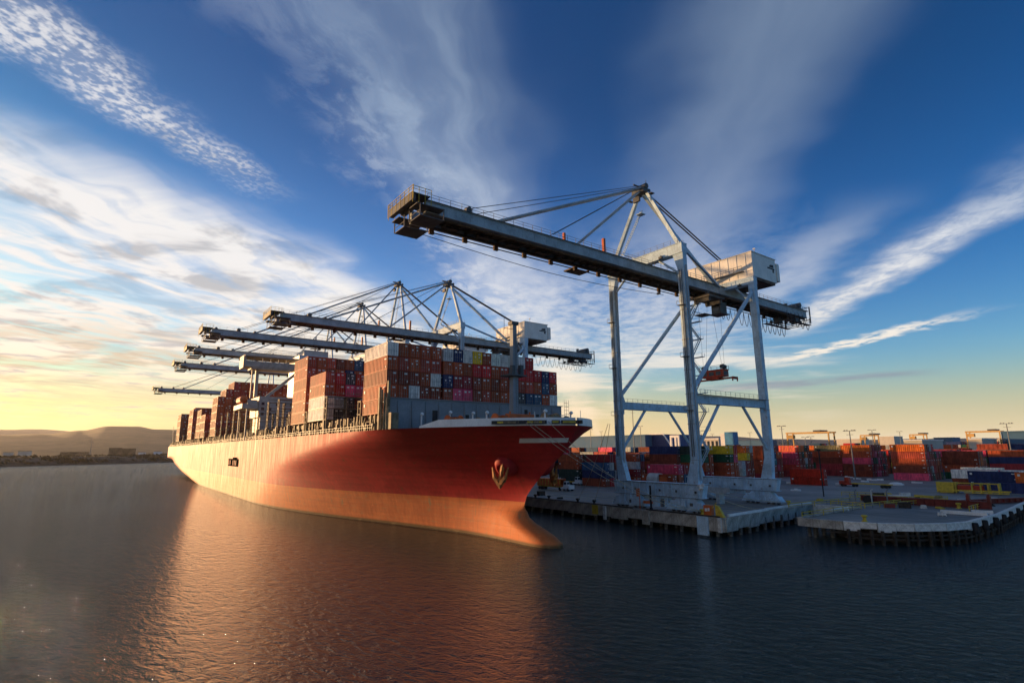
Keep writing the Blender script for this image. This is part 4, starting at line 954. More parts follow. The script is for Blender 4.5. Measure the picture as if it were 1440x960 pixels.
    b.build('tip_railing', M['yellow'], boom); b = MB()
    for (xa, xb) in ((-5.2, -1.0), (1.0, 5.2)):
        b.box(xa, xb, T0 + 1.4, T0 + 6.0, z0 - 1.75, z0 - 1.6)
        for x in (xa, xb):
            for y in (T0 + 1.4, T0 + 6): b.box(x - .08, x + .08, y - .08, y + .08, z0 - 1.7, z0 + .5)
        b.box(xa, xb, T0 + 1.36, T0 + 1.44, z0 - .8, z0 - .7)
    b.build('maintenance_cage', M['crane_dark'], boom)
    b = MB()
    for y, x, h in ((tip + 5.5, -2.8, 1.5), (tip + 12.5, 2.8, .9), (tip + 19.5, -2.8, 1.6)): b.box(x - .5, x + .5, y - .6, y + .6, z1, z1 + h); b.tube((x - .6, y, z1 + h), (x + .6, y, z1 + h), .35, 8)
    b.build('sheave', M['crane_dark'], boom)
    b = MB(); b.box(2.3, 2.9, -17.6, -17.0, z1, z1 + 3.6); b.build('boom_marker', M['orange'], boom)
    b = MB(); b.box(2.4, 2.9, -29.8, -29.3, z1, z1 + 2.); b.build('boom_marker', M['orange'], boom)
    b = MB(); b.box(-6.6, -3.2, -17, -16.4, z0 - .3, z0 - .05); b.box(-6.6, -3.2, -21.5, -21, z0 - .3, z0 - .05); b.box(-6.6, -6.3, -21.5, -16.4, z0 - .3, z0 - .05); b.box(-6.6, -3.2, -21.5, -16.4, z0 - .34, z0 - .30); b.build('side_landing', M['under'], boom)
    # A-frame
    az_ = apex
    for sx in (-1, 1):
        b = MB(); b.beam((sx * (LX - .3), .0, cz + 2.4), (sx * 1.3, .8, az_ - 1.4), .95, .95, 0, .75, .75); b.build('a_frame_leg', M['crane'], t)
    b = MB(); b.beam((0, 1.0, az_ - 1.6), (0, G - 1.2, lz + 2.6), .8, .8); b.build('rear_strut', M['crane'], t)
    for sx in (-1, 1):
        b = MB(); b.beam((sx * (LX - .3), 1.0, cz + 1.9), (sx * 3.2, G - 3, lz + .6), .55, .55); b.build('rear_brace', M['crane'], t)
    b = MB(); b.box(-1.9, 1.9, -1.2, 1.6, az_ - 1.9, az_ - .9); b.tube((-2.1, 0, az_ - .3), (2.1, 0, az_ - .3), .75, 10); b.tube((-1.6, 1.6, az_ - 1), (1.6, 1.6, az_ - 1), .5, 8); b.box(-2.6, -1.9, -2, -.6, az_ - 3.6, az_ - 3.4); b.box(-.1, .1, -2.6, -.2, az_ - .2, az_ + .2)
    b.tube((1.5, .5, az_), (1.5, .5, az_ + 1.6), .07, 5); b.tube((-1.4, .5, az_), (-1.4, .5, az_ + 1.1), .07, 5); b.box(1.7, 3.2, .4, 1.6, az_ - 2.5, az_ - 2.35); b.box(-1.0, .9, -1.9, -1.3, az_ - 4.5, az_ - 3.2); b.build('apex_sheaves', M['crane_dark'], t)
    b = MB()                               # ladder tower from crossbeam to apex
    for sx in (-.35, .35): b.beam((-8.6 + sx, 1.9, cz + 6), (-1.6 + sx, 1.9, az_ - 5.5), .12, .12)
    for k in range(18): q = k / 17; b.box(-8.95 + 7. * q, -8.25 + 7. * q, 1.85, 1.95, cz + 6 + (az_ - 11.5 - cz) * q, cz + 6.1 + (az_ - 11.5 - cz) * q)
    b.beam((-8.8, 1.6, cz + 6), (-2.2, 1.6, cz + 2.4), .5, .3); b.box(-2.4, -.6, .6, 2.4, az_ - 6.6, az_ - 6.45); b.build('apex_ladder', M['crane'], t)
    # stays
    b = MB()
    for sx in (-1, 1): b.tube((sx * .8, -.5, az_ - .5), (sx * .55, tip + 18.6, z1 + .3), .27, 7)
    b.build('forestay', M['boom'], t)
    b = MB()
    for sx in (-1, 1): b.tube((sx * .5, -.5, az_ - 1.2), (sx * .3, -24.8, z1 + .3), .25, 7)
    b.build('inner_stay', M['boom'], t)
    b = MB()
    for sx in (-1, 1): b.tube((sx * .4, 1.2, az_ - .8), (sx * .4, 38.5, lz + 8.9), .20, 6)
    b.build('backstay', M['crane_dark'], t)
    b = MB()
    for sx in (-1, 1): b.tube((sx * .6, -.5, az_ + .1), (sx * 2.4, tip + 13, z1 + 1.2), .07, 4); b.tube((sx * .8, -.4, az_ - .1), (sx * 2.4, tip + 34, z1 + 1.0), .06, 4)
    b.build('boom_hoist_rope', M['cable'], t)
    b = MB(); pts = [(-3.6, tip + 6 + k * 8, z0 - 1.2 - 1.6 * math.sin(PI * k / 9)) for k in range(10)]; b.path(pts, .07, 4); b.build('slack_rope', M['cable'], t)
    # machinery house
    hz0, hz1 = lz + 2.35, lz + 7.4 + 1.4
    b = MB(); b.box(-8.6, 11.9, 29.6, 41.8, hz0 - .35, hz1); b.box(-8.8, 12.1, 29.4, 42.0, hz1, hz1 + .15); b.box(6, 12.1, 42.0, 43.4, hz0 + .3, hz1 - 1.0)
    for k in range(8): b.box(-8.2 + k * 2.6, -8.1 + k * 2.6, 29.52, 29.6, hz0, hz1)
    mh = b.build('machinery_house', M['house'], t)
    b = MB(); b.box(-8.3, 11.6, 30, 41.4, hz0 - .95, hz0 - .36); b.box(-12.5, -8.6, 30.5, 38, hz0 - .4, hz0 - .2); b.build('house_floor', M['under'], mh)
    b = MB()
    for k in range(9): x = -9 + k * 2.3; b.box(x - .04, x + .04, 28.4, 28.48, lz + 3.9 - .2, lz + 5.2)
    b.box(-9.2, 9.6, 28.4, 29.5, lz + 3.7, lz + 3.8); b.box(-9.2, 9.6, 28.4, 28.46, lz + 5.1, lz + 5.2); b.box(-9.2, 9.6, 28.4, 28.46, lz + 4.5, lz + 4.56)
    b.build('house_walkway', M['rail'], mh)
    # dark emblem near the end wall: two bars and a wedge
    b = MB(); X = 11.93
    b.quad([(X, 38.2, hz1 - 2.6), (X, 40.6, hz1 - 2.6), (X, 40.6, hz1 - 1.7), (X, 38.9, hz1 - 1.9)]); b.quad([(X, 37.2, hz1 - 3.2), (X, 41.0, hz1 - 3.2), (X, 41.0, hz1 - 2.75), (X, 37.4, hz1 - 2.75)]); b.quad([(X, 39.8, hz1 - 4), (X, 40.8, hz1 - 4), (X, 40.6, hz1 - 3.2), (X, 40, hz1 - 3.2)]); b.build('emblem', M['cable'], mh)
    b = MB(); b.tube((11, 33, hz1), (11, 33, hz1 + 1.9), .07, 5); b.box(10.7, 11.3, 32.8, 33.2, hz1 + 1.6, hz1 + 1.9); b.tube((-7, 34, hz1), (-7, 34, hz1 + 1.4), .06, 5); b.build('roof_beacon', M['ship_white'], mh)
    b = MB(); b.beam((9, 30.4, lz + 2.0), (9, 30.4, hz0 - .3), .5, .5); b.beam((-9, 30.4, lz + 2.0), (-9, 30.4, hz0 - .3), .5, .5); b.build('house_post', M['crane'], t)
    # tail machinery, stowed festoon
    b = MB(); b.box(-3.6, 3.6, 72, 77.5, z1, z1 + .15); b.box(-2, 2, 73, 76, z1 + .1, z1 + 1.8); b.tube((-2.6, 74.5, z1 + 2), (2.6, 74.5, z1 + 2), .8, 10); b.box(-4.2, -3.9, 76.9, 77.2, z0 - 1.8, z1 + 1.4); b.box(3.9, 4.2, 76.9, 77.2, z0 - 1.8, z1 + 1.4); b.box(-4.2, 4.2, 76.9, 77.1, z1 + 1.2, z1 + 1.4); b.box(-4.2, 4.2, 76.9, 77.1, z0 - .6, z0 - .4); b.box(-1, 0, 70.4, 71.2, z1, z1 + 2.5)
    b.box(-4, -2.8, 62, 77.5, z0 - 2.45, z0 - 2.35); b.box(2.8, 4, 62, 77.5, z0 - 2.45, z0 - 2.35)
    for k in range(6): b.box(-2.8, 2.8, 63 + k * 2.6, 63.5 + k * 2.6, z0 - 2.45, z0 - 2.3)
    for k in range(5): b.tube((-2.5 + k * 1.2, 64 + k * 2.3, z0 - 1.9), (-1.9 + k * 1.2, 64 + k * 2.3, z0 - 1.9), .55, 8)
    for k in range(7):
        for x in (-4, 4): b.box(x - .06, x + .06, 62 + k * 2.5, 62.1 + k * 2.5, z0 - 2.4, z0 + .3)
    for x in (-4, 4): b.box(x - .05, x + .05, 62, 77.5, z0 - 1.4, z0 - 1.3)
    b.box(-2.6, -1, 66, 69, z0 - 2, z0 - .4); b.box(.6, 2.8, 70, 73, z0 - 2, z0 - .6); b.build('tail_machinery', M['crane_dark'], t)
    b = MB(); rr = random.Random(3)
    def loops(ya, yb, n, dep, x, r_=.085):
        for k in range(n):
            a = ya + (yb - ya) * k / n; c = ya + (yb - ya) * (k + 1) / n
            b.path([(x, a + (c - a) * q / 8, z0 - .4 - dep * (1 - (2 * q / 8 - 1) ** 2)) for q in range(9)], r_, 4)
    if tall: loops(4, 60, 20, 3.2, -3.8)
    loops(38, 46, 3, 3.6, -3.8); loops(48, 62, 5, 4.2, -3.9); loops(62, 77, 5, 4.6, -4.2, .10); loops(62.5, 76, 4, 4.0, 4.2, .10)
    tag(b.build('festoon_cable', M['cable'], t), kind='stuff')
    # trolley, cab and ropes
    ty = 26.2
    b = MB(); b.box(-2.9, 2.9, ty - 3.6, ty + 3.6, z0 - 1.1, z0 - .5); b.box(-2.4, 2.4, ty - 3.0, ty - 2.4, z0 - 2.2, z0 - 1.1); b.box(-2.4, 2.4, ty + 2.4, ty + 3, z0 - 2.2, z0 - 1.1)
    for x in (-2, 2):
        for y in (-2.6, 2.6): b.tube((x - .3, ty + y, z0 - 1.6), (x + .3, ty + y, z0 - 1.6), .6, 8)
    b.build('trolley', M['crane_dark'], t)
    b = MB(); b.box(-1.6, 1.2, ty + 3.9, ty + 7, z0 - 4.4, z0 - 1.2); b.box(-2.1, 1.7, ty + 3.4, ty + 7.4, z0 - 4.7, z0 - 4.4); b.box(-5, -1.6, ty + .5, ty + 4, z0 - 4.6, z0 - 4.4)
    for k in range(5): b.box(-5, -4.9, ty + .5 + k * .8, ty + .56 + k * .8, z0 - 4.4, z0 - 3.3)
    b.box(-5, -4.9, ty + .5, ty + 4, z0 - 3.4, z0 - 3.3); cab = b.build('operator_cab', M['crane_dark'], t)
    b = MB(); b.box(-1.66, -1.6, ty + 4.2, ty + 6.7, z0 - 3.9, z0 - 2); b.box(-1.3, .9, ty + 3.84, ty + 3.9, z0 - 3.9, z0 - 2); b.build('cab_window', M['glass'], cab)
    # zigzag stair tower on the land-side leg
    b = MB(); zz = z_s1 + 2; y_ = G + .2; side = 1
    while zz < lz - 4:
        dz = 5.2; xa, xb = (-LX + 1.0, -LX + 4.4) if side > 0 else (-LX + 4.4, -LX + 1.0)
        for dy in (-.45, .45): b.beam((xa, y_ + dy, zz), (xb, y_ + dy, zz + dz), .12, .28); b.beam((xa, y_ + dy, zz + 1), (xb, y_ + dy, zz + dz + 1), .06, .06)
        for q in range(9): b.box(xa + (xb - xa) * q / 9 - .15, xa + (xb - xa) * q / 9 + .15, y_ - .42, y_ + .42, zz + dz * q / 9, zz + dz * q / 9 + .05)
        b.box(-LX + .8, -LX + 5.2, y_ - .7, y_ + .7, zz + dz, zz + dz + .1)
        for x in (-LX + .9, -LX + 5.1): b.box(x - .04, x + .04, y_ - .7, y_ - .62, zz + dz, zz + dz + 1.1); b.box(x - .04, x + .04, y_ + .62, y_ + .7, zz + dz, zz + dz + 1.1)
        b.box(-LX + .9, -LX + 5.1, y_ - .7, y_ - .64, zz + dz + 1.05, zz + dz + 1.1); zz += dz; side = -side
    b.build('stair', M['crane'], t)
    # bracing truss under the rear girders
    b = MB()
    for x in (-5.4, 5.4):
        pts = [(x, 3 + 3 * k, z0 - (3.2 if k % 2 else .3)) for k in range(9)]
        for k in range(8): b.beam(pts[k], pts[k + 1], .18, .18)
    if tall: b.build('walkway_truss', M['crane'], t)
    return t
def spreader(loc, ropes_to, label):
    t = empty('spreader', loc); b = MB(); b.box(-6.1, 6.1, -.5, .5, 0, .35); b.box(-1.9, 1.9, -1.2, 1.2, 0, .6)
    for sx in (-6.1, 5.7): b.box(sx, sx + .4, -1.2, 1.2, -.3, .35)
    for sx in (-5.9, 5.9):
        for sy in (-1.1, 1.1): b.box(sx - .12, sx + .12, sy - .12, sy + .12, -.8, -.3)
    b.build('beam', M['red'], t)
    b = MB(); b.box(-3.4, 3.4, -1.3, 1.3, .7, 2.5); b.box(-3.6, 3.6, -1.5, 1.5, 2.5, 2.65); b.box(-3.5, 3.5, -1.45, -1.38, .6, .8)
    b.build('headblock', M['red'], t)
    b = MB()
    for k in range(3): b.box(-2.9 + k * 2.1, -1.5 + k * 2.1, -1.36, -1.30, 1.1, 2.1)
    b.box(3.40, 3.44, -.9, .9, 1.0, 2.1); b.build('access_opening', M['crane_dark'], t)
    b = MB()
    for sx in (-2.8, 2.8):
        b.tube((sx, -.9, 3.4), (sx, .9, 3.4), .55, 10); b.beam((sx - 1.0, 0, 2.6), (sx, 0, 4.2), .12, .12); b.beam((sx + 1.0, 0, 2.6), (sx, 0, 4.2), .12, .12)
    for x in (-3.5, 3.5, 0):
        for y in (-1.4, 1.4): b.box(x - .04, x + .04, y - .04, y + .04, 2.6, 3.7)
    for y in (-1.4, 1.4): b.box(-3.5, 3.5, y - .03, y + .03, 3.62, 3.7)
    b.build('sheave_frame', M['crane_dark'], t)
    b = MB()
    for sx in (-1, 1):
        for sy in (-1, 1): b.tube((sx * 2.8, sy * .6, 3.6), (sx * 1.9, sy * 2.2, ropes_to - loc[2]), .035, 4)
    b.build('hoist_rope', M['cable'], t)
    return tag(t, label, 'spreader')
g_cr = 'ship-to-shore cranes along the quay'
CR1 = tag(make_crane(), 'nearest pale blue container crane, standing clear of the bow at the quay corner', 'crane', g_cr); CR1.location = (-84.2, 104.6, QZ)
c = copy_tree(CR1); c.location = (-183, 104.6, QZ); tag(c, 'second nearest crane, its cream machinery house just above the front container stack', 'crane', g_cr)
TC = make_crane(apex=91.8, tip=-79.4, boomz=57.2, tall=True); TC.location = (-230.4, 104.6, QZ); tag(TC, 'third nearest crane, its boom ending just below the second crane boom', 'crane', g_cr)
for x, lab in ((-277, 'fourth nearest crane, boom tip between the third and fifth booms'), (-329, 'fifth nearest crane, boom passing just behind the ship bridge wing'), (-470, 'farthest crane, short low boom above the stern containers')):
    c = copy_tree(TC); c.location = (x, 104.6, QZ); tag(c, lab, 'crane', g_cr)
spreader((-84.4, 131.4, 35.2), QZ + 54, 'red lifting spreader hanging on ropes between the nearest crane legs')
tag(c, None)

# ------------------------------------------------------------------ yard containers
G_YARD = 'containers stacked in the yard'
def stack(xf, y, cols, where, rows=1, label=True, back=None, doors=True, seed=0):
    """cols bottom..top colours of the front stack; rows behind get random colours and back tiers"""
    r = random.Random(seed + int(y * 3) + int(xf)); nt = len(cols)
    for t, c in enumerate(cols):
        if c is None: continue
        container(xf + r.uniform(-.06, .06), y + r.uniform(-.05, .05), QZ + t * 2.9, c, ('# container, %s of %s' % ('top' if t == nt - 1 and nt > 1 else TIER[t], where)) if label else None, G_YARD, 1., 40, doors)
    nb = (back or [nt] * (rows - 1))
    for k in range(len(nb)):
        for t in range(nb[k]):
            cc = r.choice([R, R, 'rust2', B_, 'brown', 'maroon', C_, 'pink', 'blue', 'grey', 'green', 'orange'])
            nm = ('row %s behind the front of ' % ('one', 'two', 'three', 'four', 'five', 'six')[min(k, 5)])
            container(xf + r.uniform(-.1, .1), y + 2.62 * (k + 1), QZ + t * 2.9, cc, ('# container, %s, %s%s' % (TIER[t] if t < nb[k] - 1 else 'top', nm, where)) if False else None, G_YARD, 1., 40, doors)
def xl(px, b): return along_quay_at(px, b) + 12.19     # door end of a container whose left edge is at photo column px
def xr(px, b): return along_quay_at(px, b)
stack(xr(814, 152), 152, ['dkgreen', 'dkgreen', R, R], 'the stack just behind the bow', back=[4, 4])
stack(xl(818, 150), 150, [B_, N_, 'blue'], 'the blue stack right of the bow', back=[4, 4])
for t_, q in enumerate([B_, N_, 'blue', 'navy']):
    pass
stack(xl(834, 156), 156.2, [B_, N_, 'blue', 'navy'], 'the navy stack at the left crane leg', back=[4])
stack(xl(862, 168), 168, [R, 'maroon', 'white', R], 'the pale stack right of the left crane leg', back=[4])
stack(xl(882, 176), 178, [R, 'brown', R, B_], 'the stack behind the pale one', back=[4, 4])
stack(xl(900.6, 141), 141, [R, R], 'the long rust pair behind the sill beam')
stack(xl(901.5, 141), 143.7, [R, R, 'pink'], 'the pink-topped stack', back=[3])
stack(xl(914, 166), 166, [B_, R, 'brown', B_, 'navy'], 'the navy-topped stack', back=[4, 5])
stack(xl(950, 168), 168, ['brown', 'maroon', R, 'green', 'dkgreen'], 'the green stack behind the middle leg', back=[4])
stack(xl(984, 176), 176, ['brown', R, R, 'green', 'yellow'], 'the yellow-topped stack right of the middle leg', back=[5])
stack(xl(1004, 200), 200, ['rust2', 'grey', 'grey', None], 'the grey pair between the legs', back=[3])
stack(xl(1012, 207), 207, [R, R, R, 'yellow', 'orange'], 'the orange-topped stack behind the grey pair', back=[5])
stack(xl(1036, 225), 225, ['maroon', R, B_, R, R], 'the maroon stack left of the teal container', back=[5, 5])
TEAL_X = xl(1054, 250)
stack(TEAL_X, 250, ['maroon', 'rust2', 'teal', N_, 'rust'], 'the stack with the teal container', back=[5, 4])
b = MB(); yy = 249.96; zz = QZ + 2 * 2.9
star = [(TEAL_X - 10.2 + math.cos(k * PI / 4 + PI / 8) * (.62 if k % 2 else .28), yy, zz + 1.75 + math.sin(k * PI / 4 + PI / 8) * (.62 if k % 2 else .28)) for k in range(8)]; b.quad(star)
x = TEAL_X - 9.1
for w in (.55, .6, .5, .6, .55, .6, .5, .55, .6): b.quad([(x, yy, zz + 1.5), (x + w * .8, yy, zz + 1.5), (x + w * .8, yy, zz + 1.95), (x, yy, zz + 1.95)]); x += w
logo = b.build('logo', M['mark'])
for o in list(bpy.data.objects):
    if o.name.startswith('container') and o.get('label', '') == 'teal container, third tier of the stack with the teal container':
        logo.parent = o; logo.matrix_parent_inverse = Matrix.Translation(o.location).inverted(); o['label'] = 'teal container with small white emblem and lettering, left of the right crane leg'
stack(xl(1088, 262), 262, ['maroon', C_, 'pink', 'pink', 'pink'], 'the pink stack right of the crane', back=[5, 5])
stack(xl(1104, 272), 262, ['brown', R, B_, R, 'orange'], 'the stack behind the red pair', back=[5, 5, 5, 4])
stack(xl(1126, 300), 300, ['brown', 'green', 'brown', R, 'orange'], 'the gap stack left of the olive one', back=[4, 3])
stack(xl(1147, 285), 285, ['maroon', 'maroon', B_, R, 'olive'], 'the olive-topped stack', back=[5, 5, 5, 4])
stack(xl(1185, 283), 283, ['brown', B_, 'pink', R, 'orange'], 'the orange-topped stack in mid yard', back=[5, 5, 5, 5, 4, 4])
stack(xl(1254, 268), 268, ['pink', B_, R, 'rust2', 'orange'], 'the orange-over-pink stack', back=[5, 5, 5, 4, 4, 4])
stack(xl(1326, 290), 290, ['green', R, B_, 'brown'], 'the stack right of the orange-over-pink one', back=[4, 4, 3])
stack(xl(1109, 211), 211, ['red', 'red'], 'the lone bright red pair on the open yard')
stack(xl(1335, 236), 236, ['brown', 'white'], 'the white-topped pair by the pier', back=[2])
stack(xl(1356, 268), 262, ['green', 'cream'], 'the low pair behind the white one')
stack(xl(1358, 226), 226, ['navy', 'navy'], 'the navy pair beside the yellow frame')
stack(xl(1378, 215), 215.5, ['navy'], 'the single row right of the yellow frame')
stack(xl(1404, 240), 240, ['maroon', 'white'], 'the white and maroon pair at the right edge', back=[2])
stack(xl(1424, 222), 222, ['rust', 'orange'], 'the orange pair at the right edge')
# deeper blocks: whatever still shows singly is single, the remainder is one mass
rb = random.Random(21)
for (x0, x1, y0, nr, tmin, tmax) in ((-560, -190, 212, 5, 3, 4), (-620, -168, 262, 8, 5, 5), (-700, -480, 180, 6, 5, 5), (-900, -640, 180, 20, 5, 6), (-150, -60, 322, 6, 3, 4), (-175, -60, 366, 6, 3, 5), (-230, -70, 410, 6, 4, 5), (-330, -150, 322, 5, 4, 5), (-270, -80, 460, 6, 4, 5), (-420, -90, 520, 7, 4, 5), (-500, -100, 600, 8, 4, 5), (-460, -240, 200, 6, 3, 5), (-500, -250, 260, 6, 4, 5), (-640, -110, 700, 8, 4, 6)):  # blocks at left added to keep low sun off the yard's lower tiers
    x = x0
    while x < x1:
        t0_ = rb.randint(tmin, tmax)
        for k in range(nr):
            n = max(1, min(tmax, t0_ + rb.choice((-1, 0, 0, 0))))
            if x < x1 and rb.random() < .06: n = 1
            for t in range(n):
                if k > 0 and t < n - 1 and k < nr - 1: continue
                container(x + 12.19, y0 + k * 2.7, QZ + t * 2.9, rb.choice([R, R, 'rust2', B_, 'brown', 'maroon', C_, 'pink', 'blue', N_, N_, 'green', 'grey', B_, R] + (['orange', 'yellow'] if x > -200 else [])), None, None)
        x += 12.9 + (8 if rb.random() < .12 else 0)
def many():
    b = MB(); cols = []
    for (x, y, z), L, W, H, c in MANY:
        b.box(x - L / 2, x + L / 2, y - W / 2, y + W / 2, z + .05, z + H); cols += [c] * 6
        if x > -240 and y < 420:
            e = x + L / 2; dk_ = tuple(q * .5 for q in c)
            for q in (-1.1, -.55, 0, .55, 1.1): b.box(e, e + .05, y + q - .04, y + q + .04, z + .1, z + H - .1); cols += [dk_ if q in (-1.1, 0, 1.1) else (.35, .33, .3)] * 6
            if (x * 7 + y) % 3 < 2: b.box(e + .01, e + .06, y + .2, y + .85, z + 2.0, z + 2.4); cols += [(.6, .6, .58)] * 6
            for q in range(7): xx = x - L / 2 + .9 + q * 1.7; b.box(xx, xx + .5, y - W / 2 - .06, y - W / 2, z + .25, z + H - .2); cols += [c] * 6
    o = b.build('distant_containers', M['cont_many']); me = o.data
    a = me.color_attributes.new('Col', 'FLOAT_COLOR', 'CORNER'); data = []
    for c in cols: data += [*c, 1.] * 4
    a.data.foreach_set('color', data)
    tag(o, 'mass of rust, blue and grey containers filling the far end of the yard', 'containers', kind='stuff')
many()
print('individual containers', n_individual, 'many', len(MANY))

# ------------------------------------------------------------------ yard equipment, lamps, buildings
def light_pole(px, y, h, label, arms=2, px2=None):
    x = xr(px, y); t = empty('light_pole', (x, y, QZ)); b = MB(); b.tube((0, 0, 0), (0, 0, h), .35, 7, r2=.18); b.build('pole', M['rail'], t)
    b = MB(); b.box(-2.6, 2.6, -.15, .15, h - .1, h + .1)
    if arms == 2: b.box(-1.4, 1.4, -.1, .1, h - 1.7, h - 1.55)
    b.build('crossarm', M['rail'], t)
    for k in range(-2, 3):
        if k: m = MB(); m.box(k * 1.0 - .25, k * 1.0 + .25, -.2, .35, h + .1, h + .42); m.build('lamp_head', M['rail'], t)
    return tag(t, label, 'light pole', 'tall light poles over the yard')
for px, y, h, lab in ((832, 300, 28, 'light pole just right of the ship bow above the warehouse'), (847, 420, 31, 'light pole left of the left crane leg'), (903, 330, 30, 'light pole right of the left crane leg'), (1005, 600, 30, 'light pole right of the middle crane leg'), (1058, 520, 28, 'light pole left of the right crane leg'),
                      (1104, 300, 25, 'light pole just right of the right crane leg'), (1200, 262, 20.5, 'light pole above the orange-topped stack in mid yard'), (1232, 400, 24, 'light pole left of the orange-over-pink stack'), (1144, 420, 21, 'short light pole under the far gantry beam'), (1136, 380, 20, 'short light pole left of the far gantry beam middle'), (1271, 600, 27, 'distant light pole above the orange-over-pink stack'), (1425, 350, 24, 'light pole near the right edge of the picture'), (893, 250, 36, 'slim tall pole between the left and middle crane legs')):
    light_pole(px, y, h, lab)
def slab_box(name, px0, px1, y, z0, z1, depth, mt, parent=None):
    x0, x1 = xr(px0, y), xr(px1, y); b = MB(); b.box(x0, x1, y, y + depth, z0, z1); return b.build(name, mt, parent)
t = empty('warehouse', (0, 0, 0)); tag(t, 'long blue-grey warehouse behind the bow and left crane leg', 'warehouse')
y = 420; x0, x1 = xr(800, y), xr(909, y)
b = MB(); b.box(x0, x1, y, y + 60, QZ, 29); b.build('wall', M['bldg_blue'], t); b = MB(); b.box(x0 - 1, x1 + 1, y - 1, y + 61, 29, 30); b.build('roof', M['bldg_blue'], t)
t = empty('warehouse', (0, 0, 0)); tag(t, 'dark blue gabled shed between the left and middle crane legs', 'warehouse'); y = 430; x0, x1 = xr(914, y), xr(945, y); xm = (x0 + x1) / 2
b = MB(); b.prismY([(x0, QZ), (x1, QZ), (x1 - 4, 20), (xm + 6, 30), (xm - 12, 30), (x0 + 1, 24)], y, y + 60); b.build('wall', M['navy'], t)
b = MB(); b.beam((xm + 5, y - .5, 30.4), (x1 + 1, y - .5, 19), .8, 1.2); b.beam((x0 + 2, y - .5, 30.4), (xm + 5, y - .5, 30.4), .8, 1.0); b.build('roof_edge', M['ship_white'], t)
t = empty('office_building', (0, 0, 0)); tag(t, 'cream building with square windows between the middle and right crane legs', 'building'); y = 380; x0, x1 = xr(984, y), xr(1013, y)
b = MB(); b.box(x0, x1, y, y + 20, QZ, 23.5); b.build('wall', M['bldg_pale'], t); b = MB(); b.box(x0 - .5, x1 + .5, y - .5, y + 20.5, 23.5, 24.3); b.build('roof', M['ship_white'], t)
for k in range(5): m = MB(); w = (x1 - x0) / 5; m.box(x0 + w * (k + .25), x0 + w * (k + .78), y - .1, y, 18.5, 22.2); m.build('window', M['glass'], t)
t = empty('gantry_frame', (0, 0, 0)); tag(t, 'white portal frame standing behind the middle crane leg', 'gantry'); y = 400; x0, x1 = xr(944, y), xr(957, y)
b = MB(); b.box(x0, x1, y, y + 1.5, 26, 28); b.build('beam', M['ship_white'], t)
for q in (x0, (x0 + x1) / 2, x1 - 1.5): b = MB(); b.box(q, q + 1.5, y, y + 1.5, QZ, 25.99); b.build('post', M['ship_white'], t)
t = slab_box('elevated_bin', 1022, 1034, 340, 19, 27.5, 6, mat('bright_blue', (.02, .20, .42), .5)); tag(t, 'bright blue box standing above the stacks left of the right crane leg', 'box')
t.parent = None; m = MB(); x0 = xr(1016, 340); x1 = xr(1022, 340); m.box(x0, x1 - .1, 340, 346, QZ, 26.5); tag(m.build('stair_tower', M['ship_white']), 'white stair tower against the bright blue box', 'tower')
for o_ in (t,):
    mm = MB(); x0, x1 = xr(1022, 340), xr(1034, 340)
    for q in (x0 + .5, x1 - 1): mm.box(q, q + .5, 341, 341.5, QZ, 18.99)
    mm.build('post', M['rail'], o_)
# rubber tyred gantries
def rtg(px0, px1, y, h, label, mt='rtg'):
    x0, x1 = xr(px0, y), xr(px1, y); t = empty('yard_gantry', ((x0 + x1) / 2, y, QZ)); w = (x1 - x0) / 2
    for yy in (0, 9): b = MB(); b.box(-w, w, yy, yy + 1., h - 1.1, h); b.build('girder', M[mt], t)
    for sx in (-1, 1):
        for yy in (-.5, 8.5): b = MB(); b.box(sx * w * .93 - .4, sx * w * .93 + .4, yy, yy + .9, 1.2, h - 1.11); b.build('leg', M[mt], t)
        b = MB(); b.box(sx * w * .93 - 1., sx * w * .93 + 1., -2, 11, .3, 1.4); b.build('sill', M['crane_dark'], t)
    b = MB(); b.box(w * .3, w * .3 + 5, -1, 11, h + .1, h + 1.2); b.build('trolley', M['crane_dark'], t)
    b = MB(); b.box(-w * .9, -w * .9 + 5, -2.6, 1, h - 4.6, h - 2.0); b.build('machinery_box', M[mt], t)
    return tag(t, label, 'gantry crane', 'yellow yard gantry cranes in the distance')
rtg(1109, 1172, 420, 24.5, 'long yellow yard gantry right of the right crane leg')
rtg(1214, 1235, 560, 24, 'small yellow yard gantry left of the orange-over-pink stack')
rtg(1284, 1305, 640, 25, 'distant yard gantry above the orange-over-pink stack')
rtg(1364, 1415, 560, 25, 'low yard gantry at the far right')
# far sheds along the right horizon
for px0, px1, y, z1, mt, lab in ((1040, 1078, 900, 28, 'bldg_blue', 'low blue shed left of the right crane leg on the horizon'), (1240, 1262, 1100, 33, 'bldg_pale', 'pale shed on the horizon above the orange-over-pink stack'), (1275, 1301, 430, 20.5, 'bldg_pale', 'cream shed behind the orange-over-pink stack'), (1318, 1345, 1150, 30, 'bldg_blue', 'blue-grey shed right of the cream shed on the horizon'), (1367, 1386, 520, 21.5, 'bldg_pale', 'pale shed under the low gantry at the far right'), (1395, 1416, 800, 24, 'bldg_pale', 'small cream shed near the right edge on the horizon'), (1415, 1500, 560, 27, 'bldg_blue', 'long blue shed at the right edge'), (1180, 1214, 1200, 31, 'bldg_pale', 'pale shed on the horizon above the mid yard orange stack')):
    t = empty('shed', (0, 0, 0)); o = slab_box('wall', px0, px1, y, QZ, z1, 40, M[mt], t); r_ = slab_box('roof', px0 - .3, px1 + .3, y - 1, z1 + .05, z1 + .8, 42, M['ship_white'] if mt == 'bldg_pale' else M['bldg_blue'], t); tag(t, lab, 'shed')
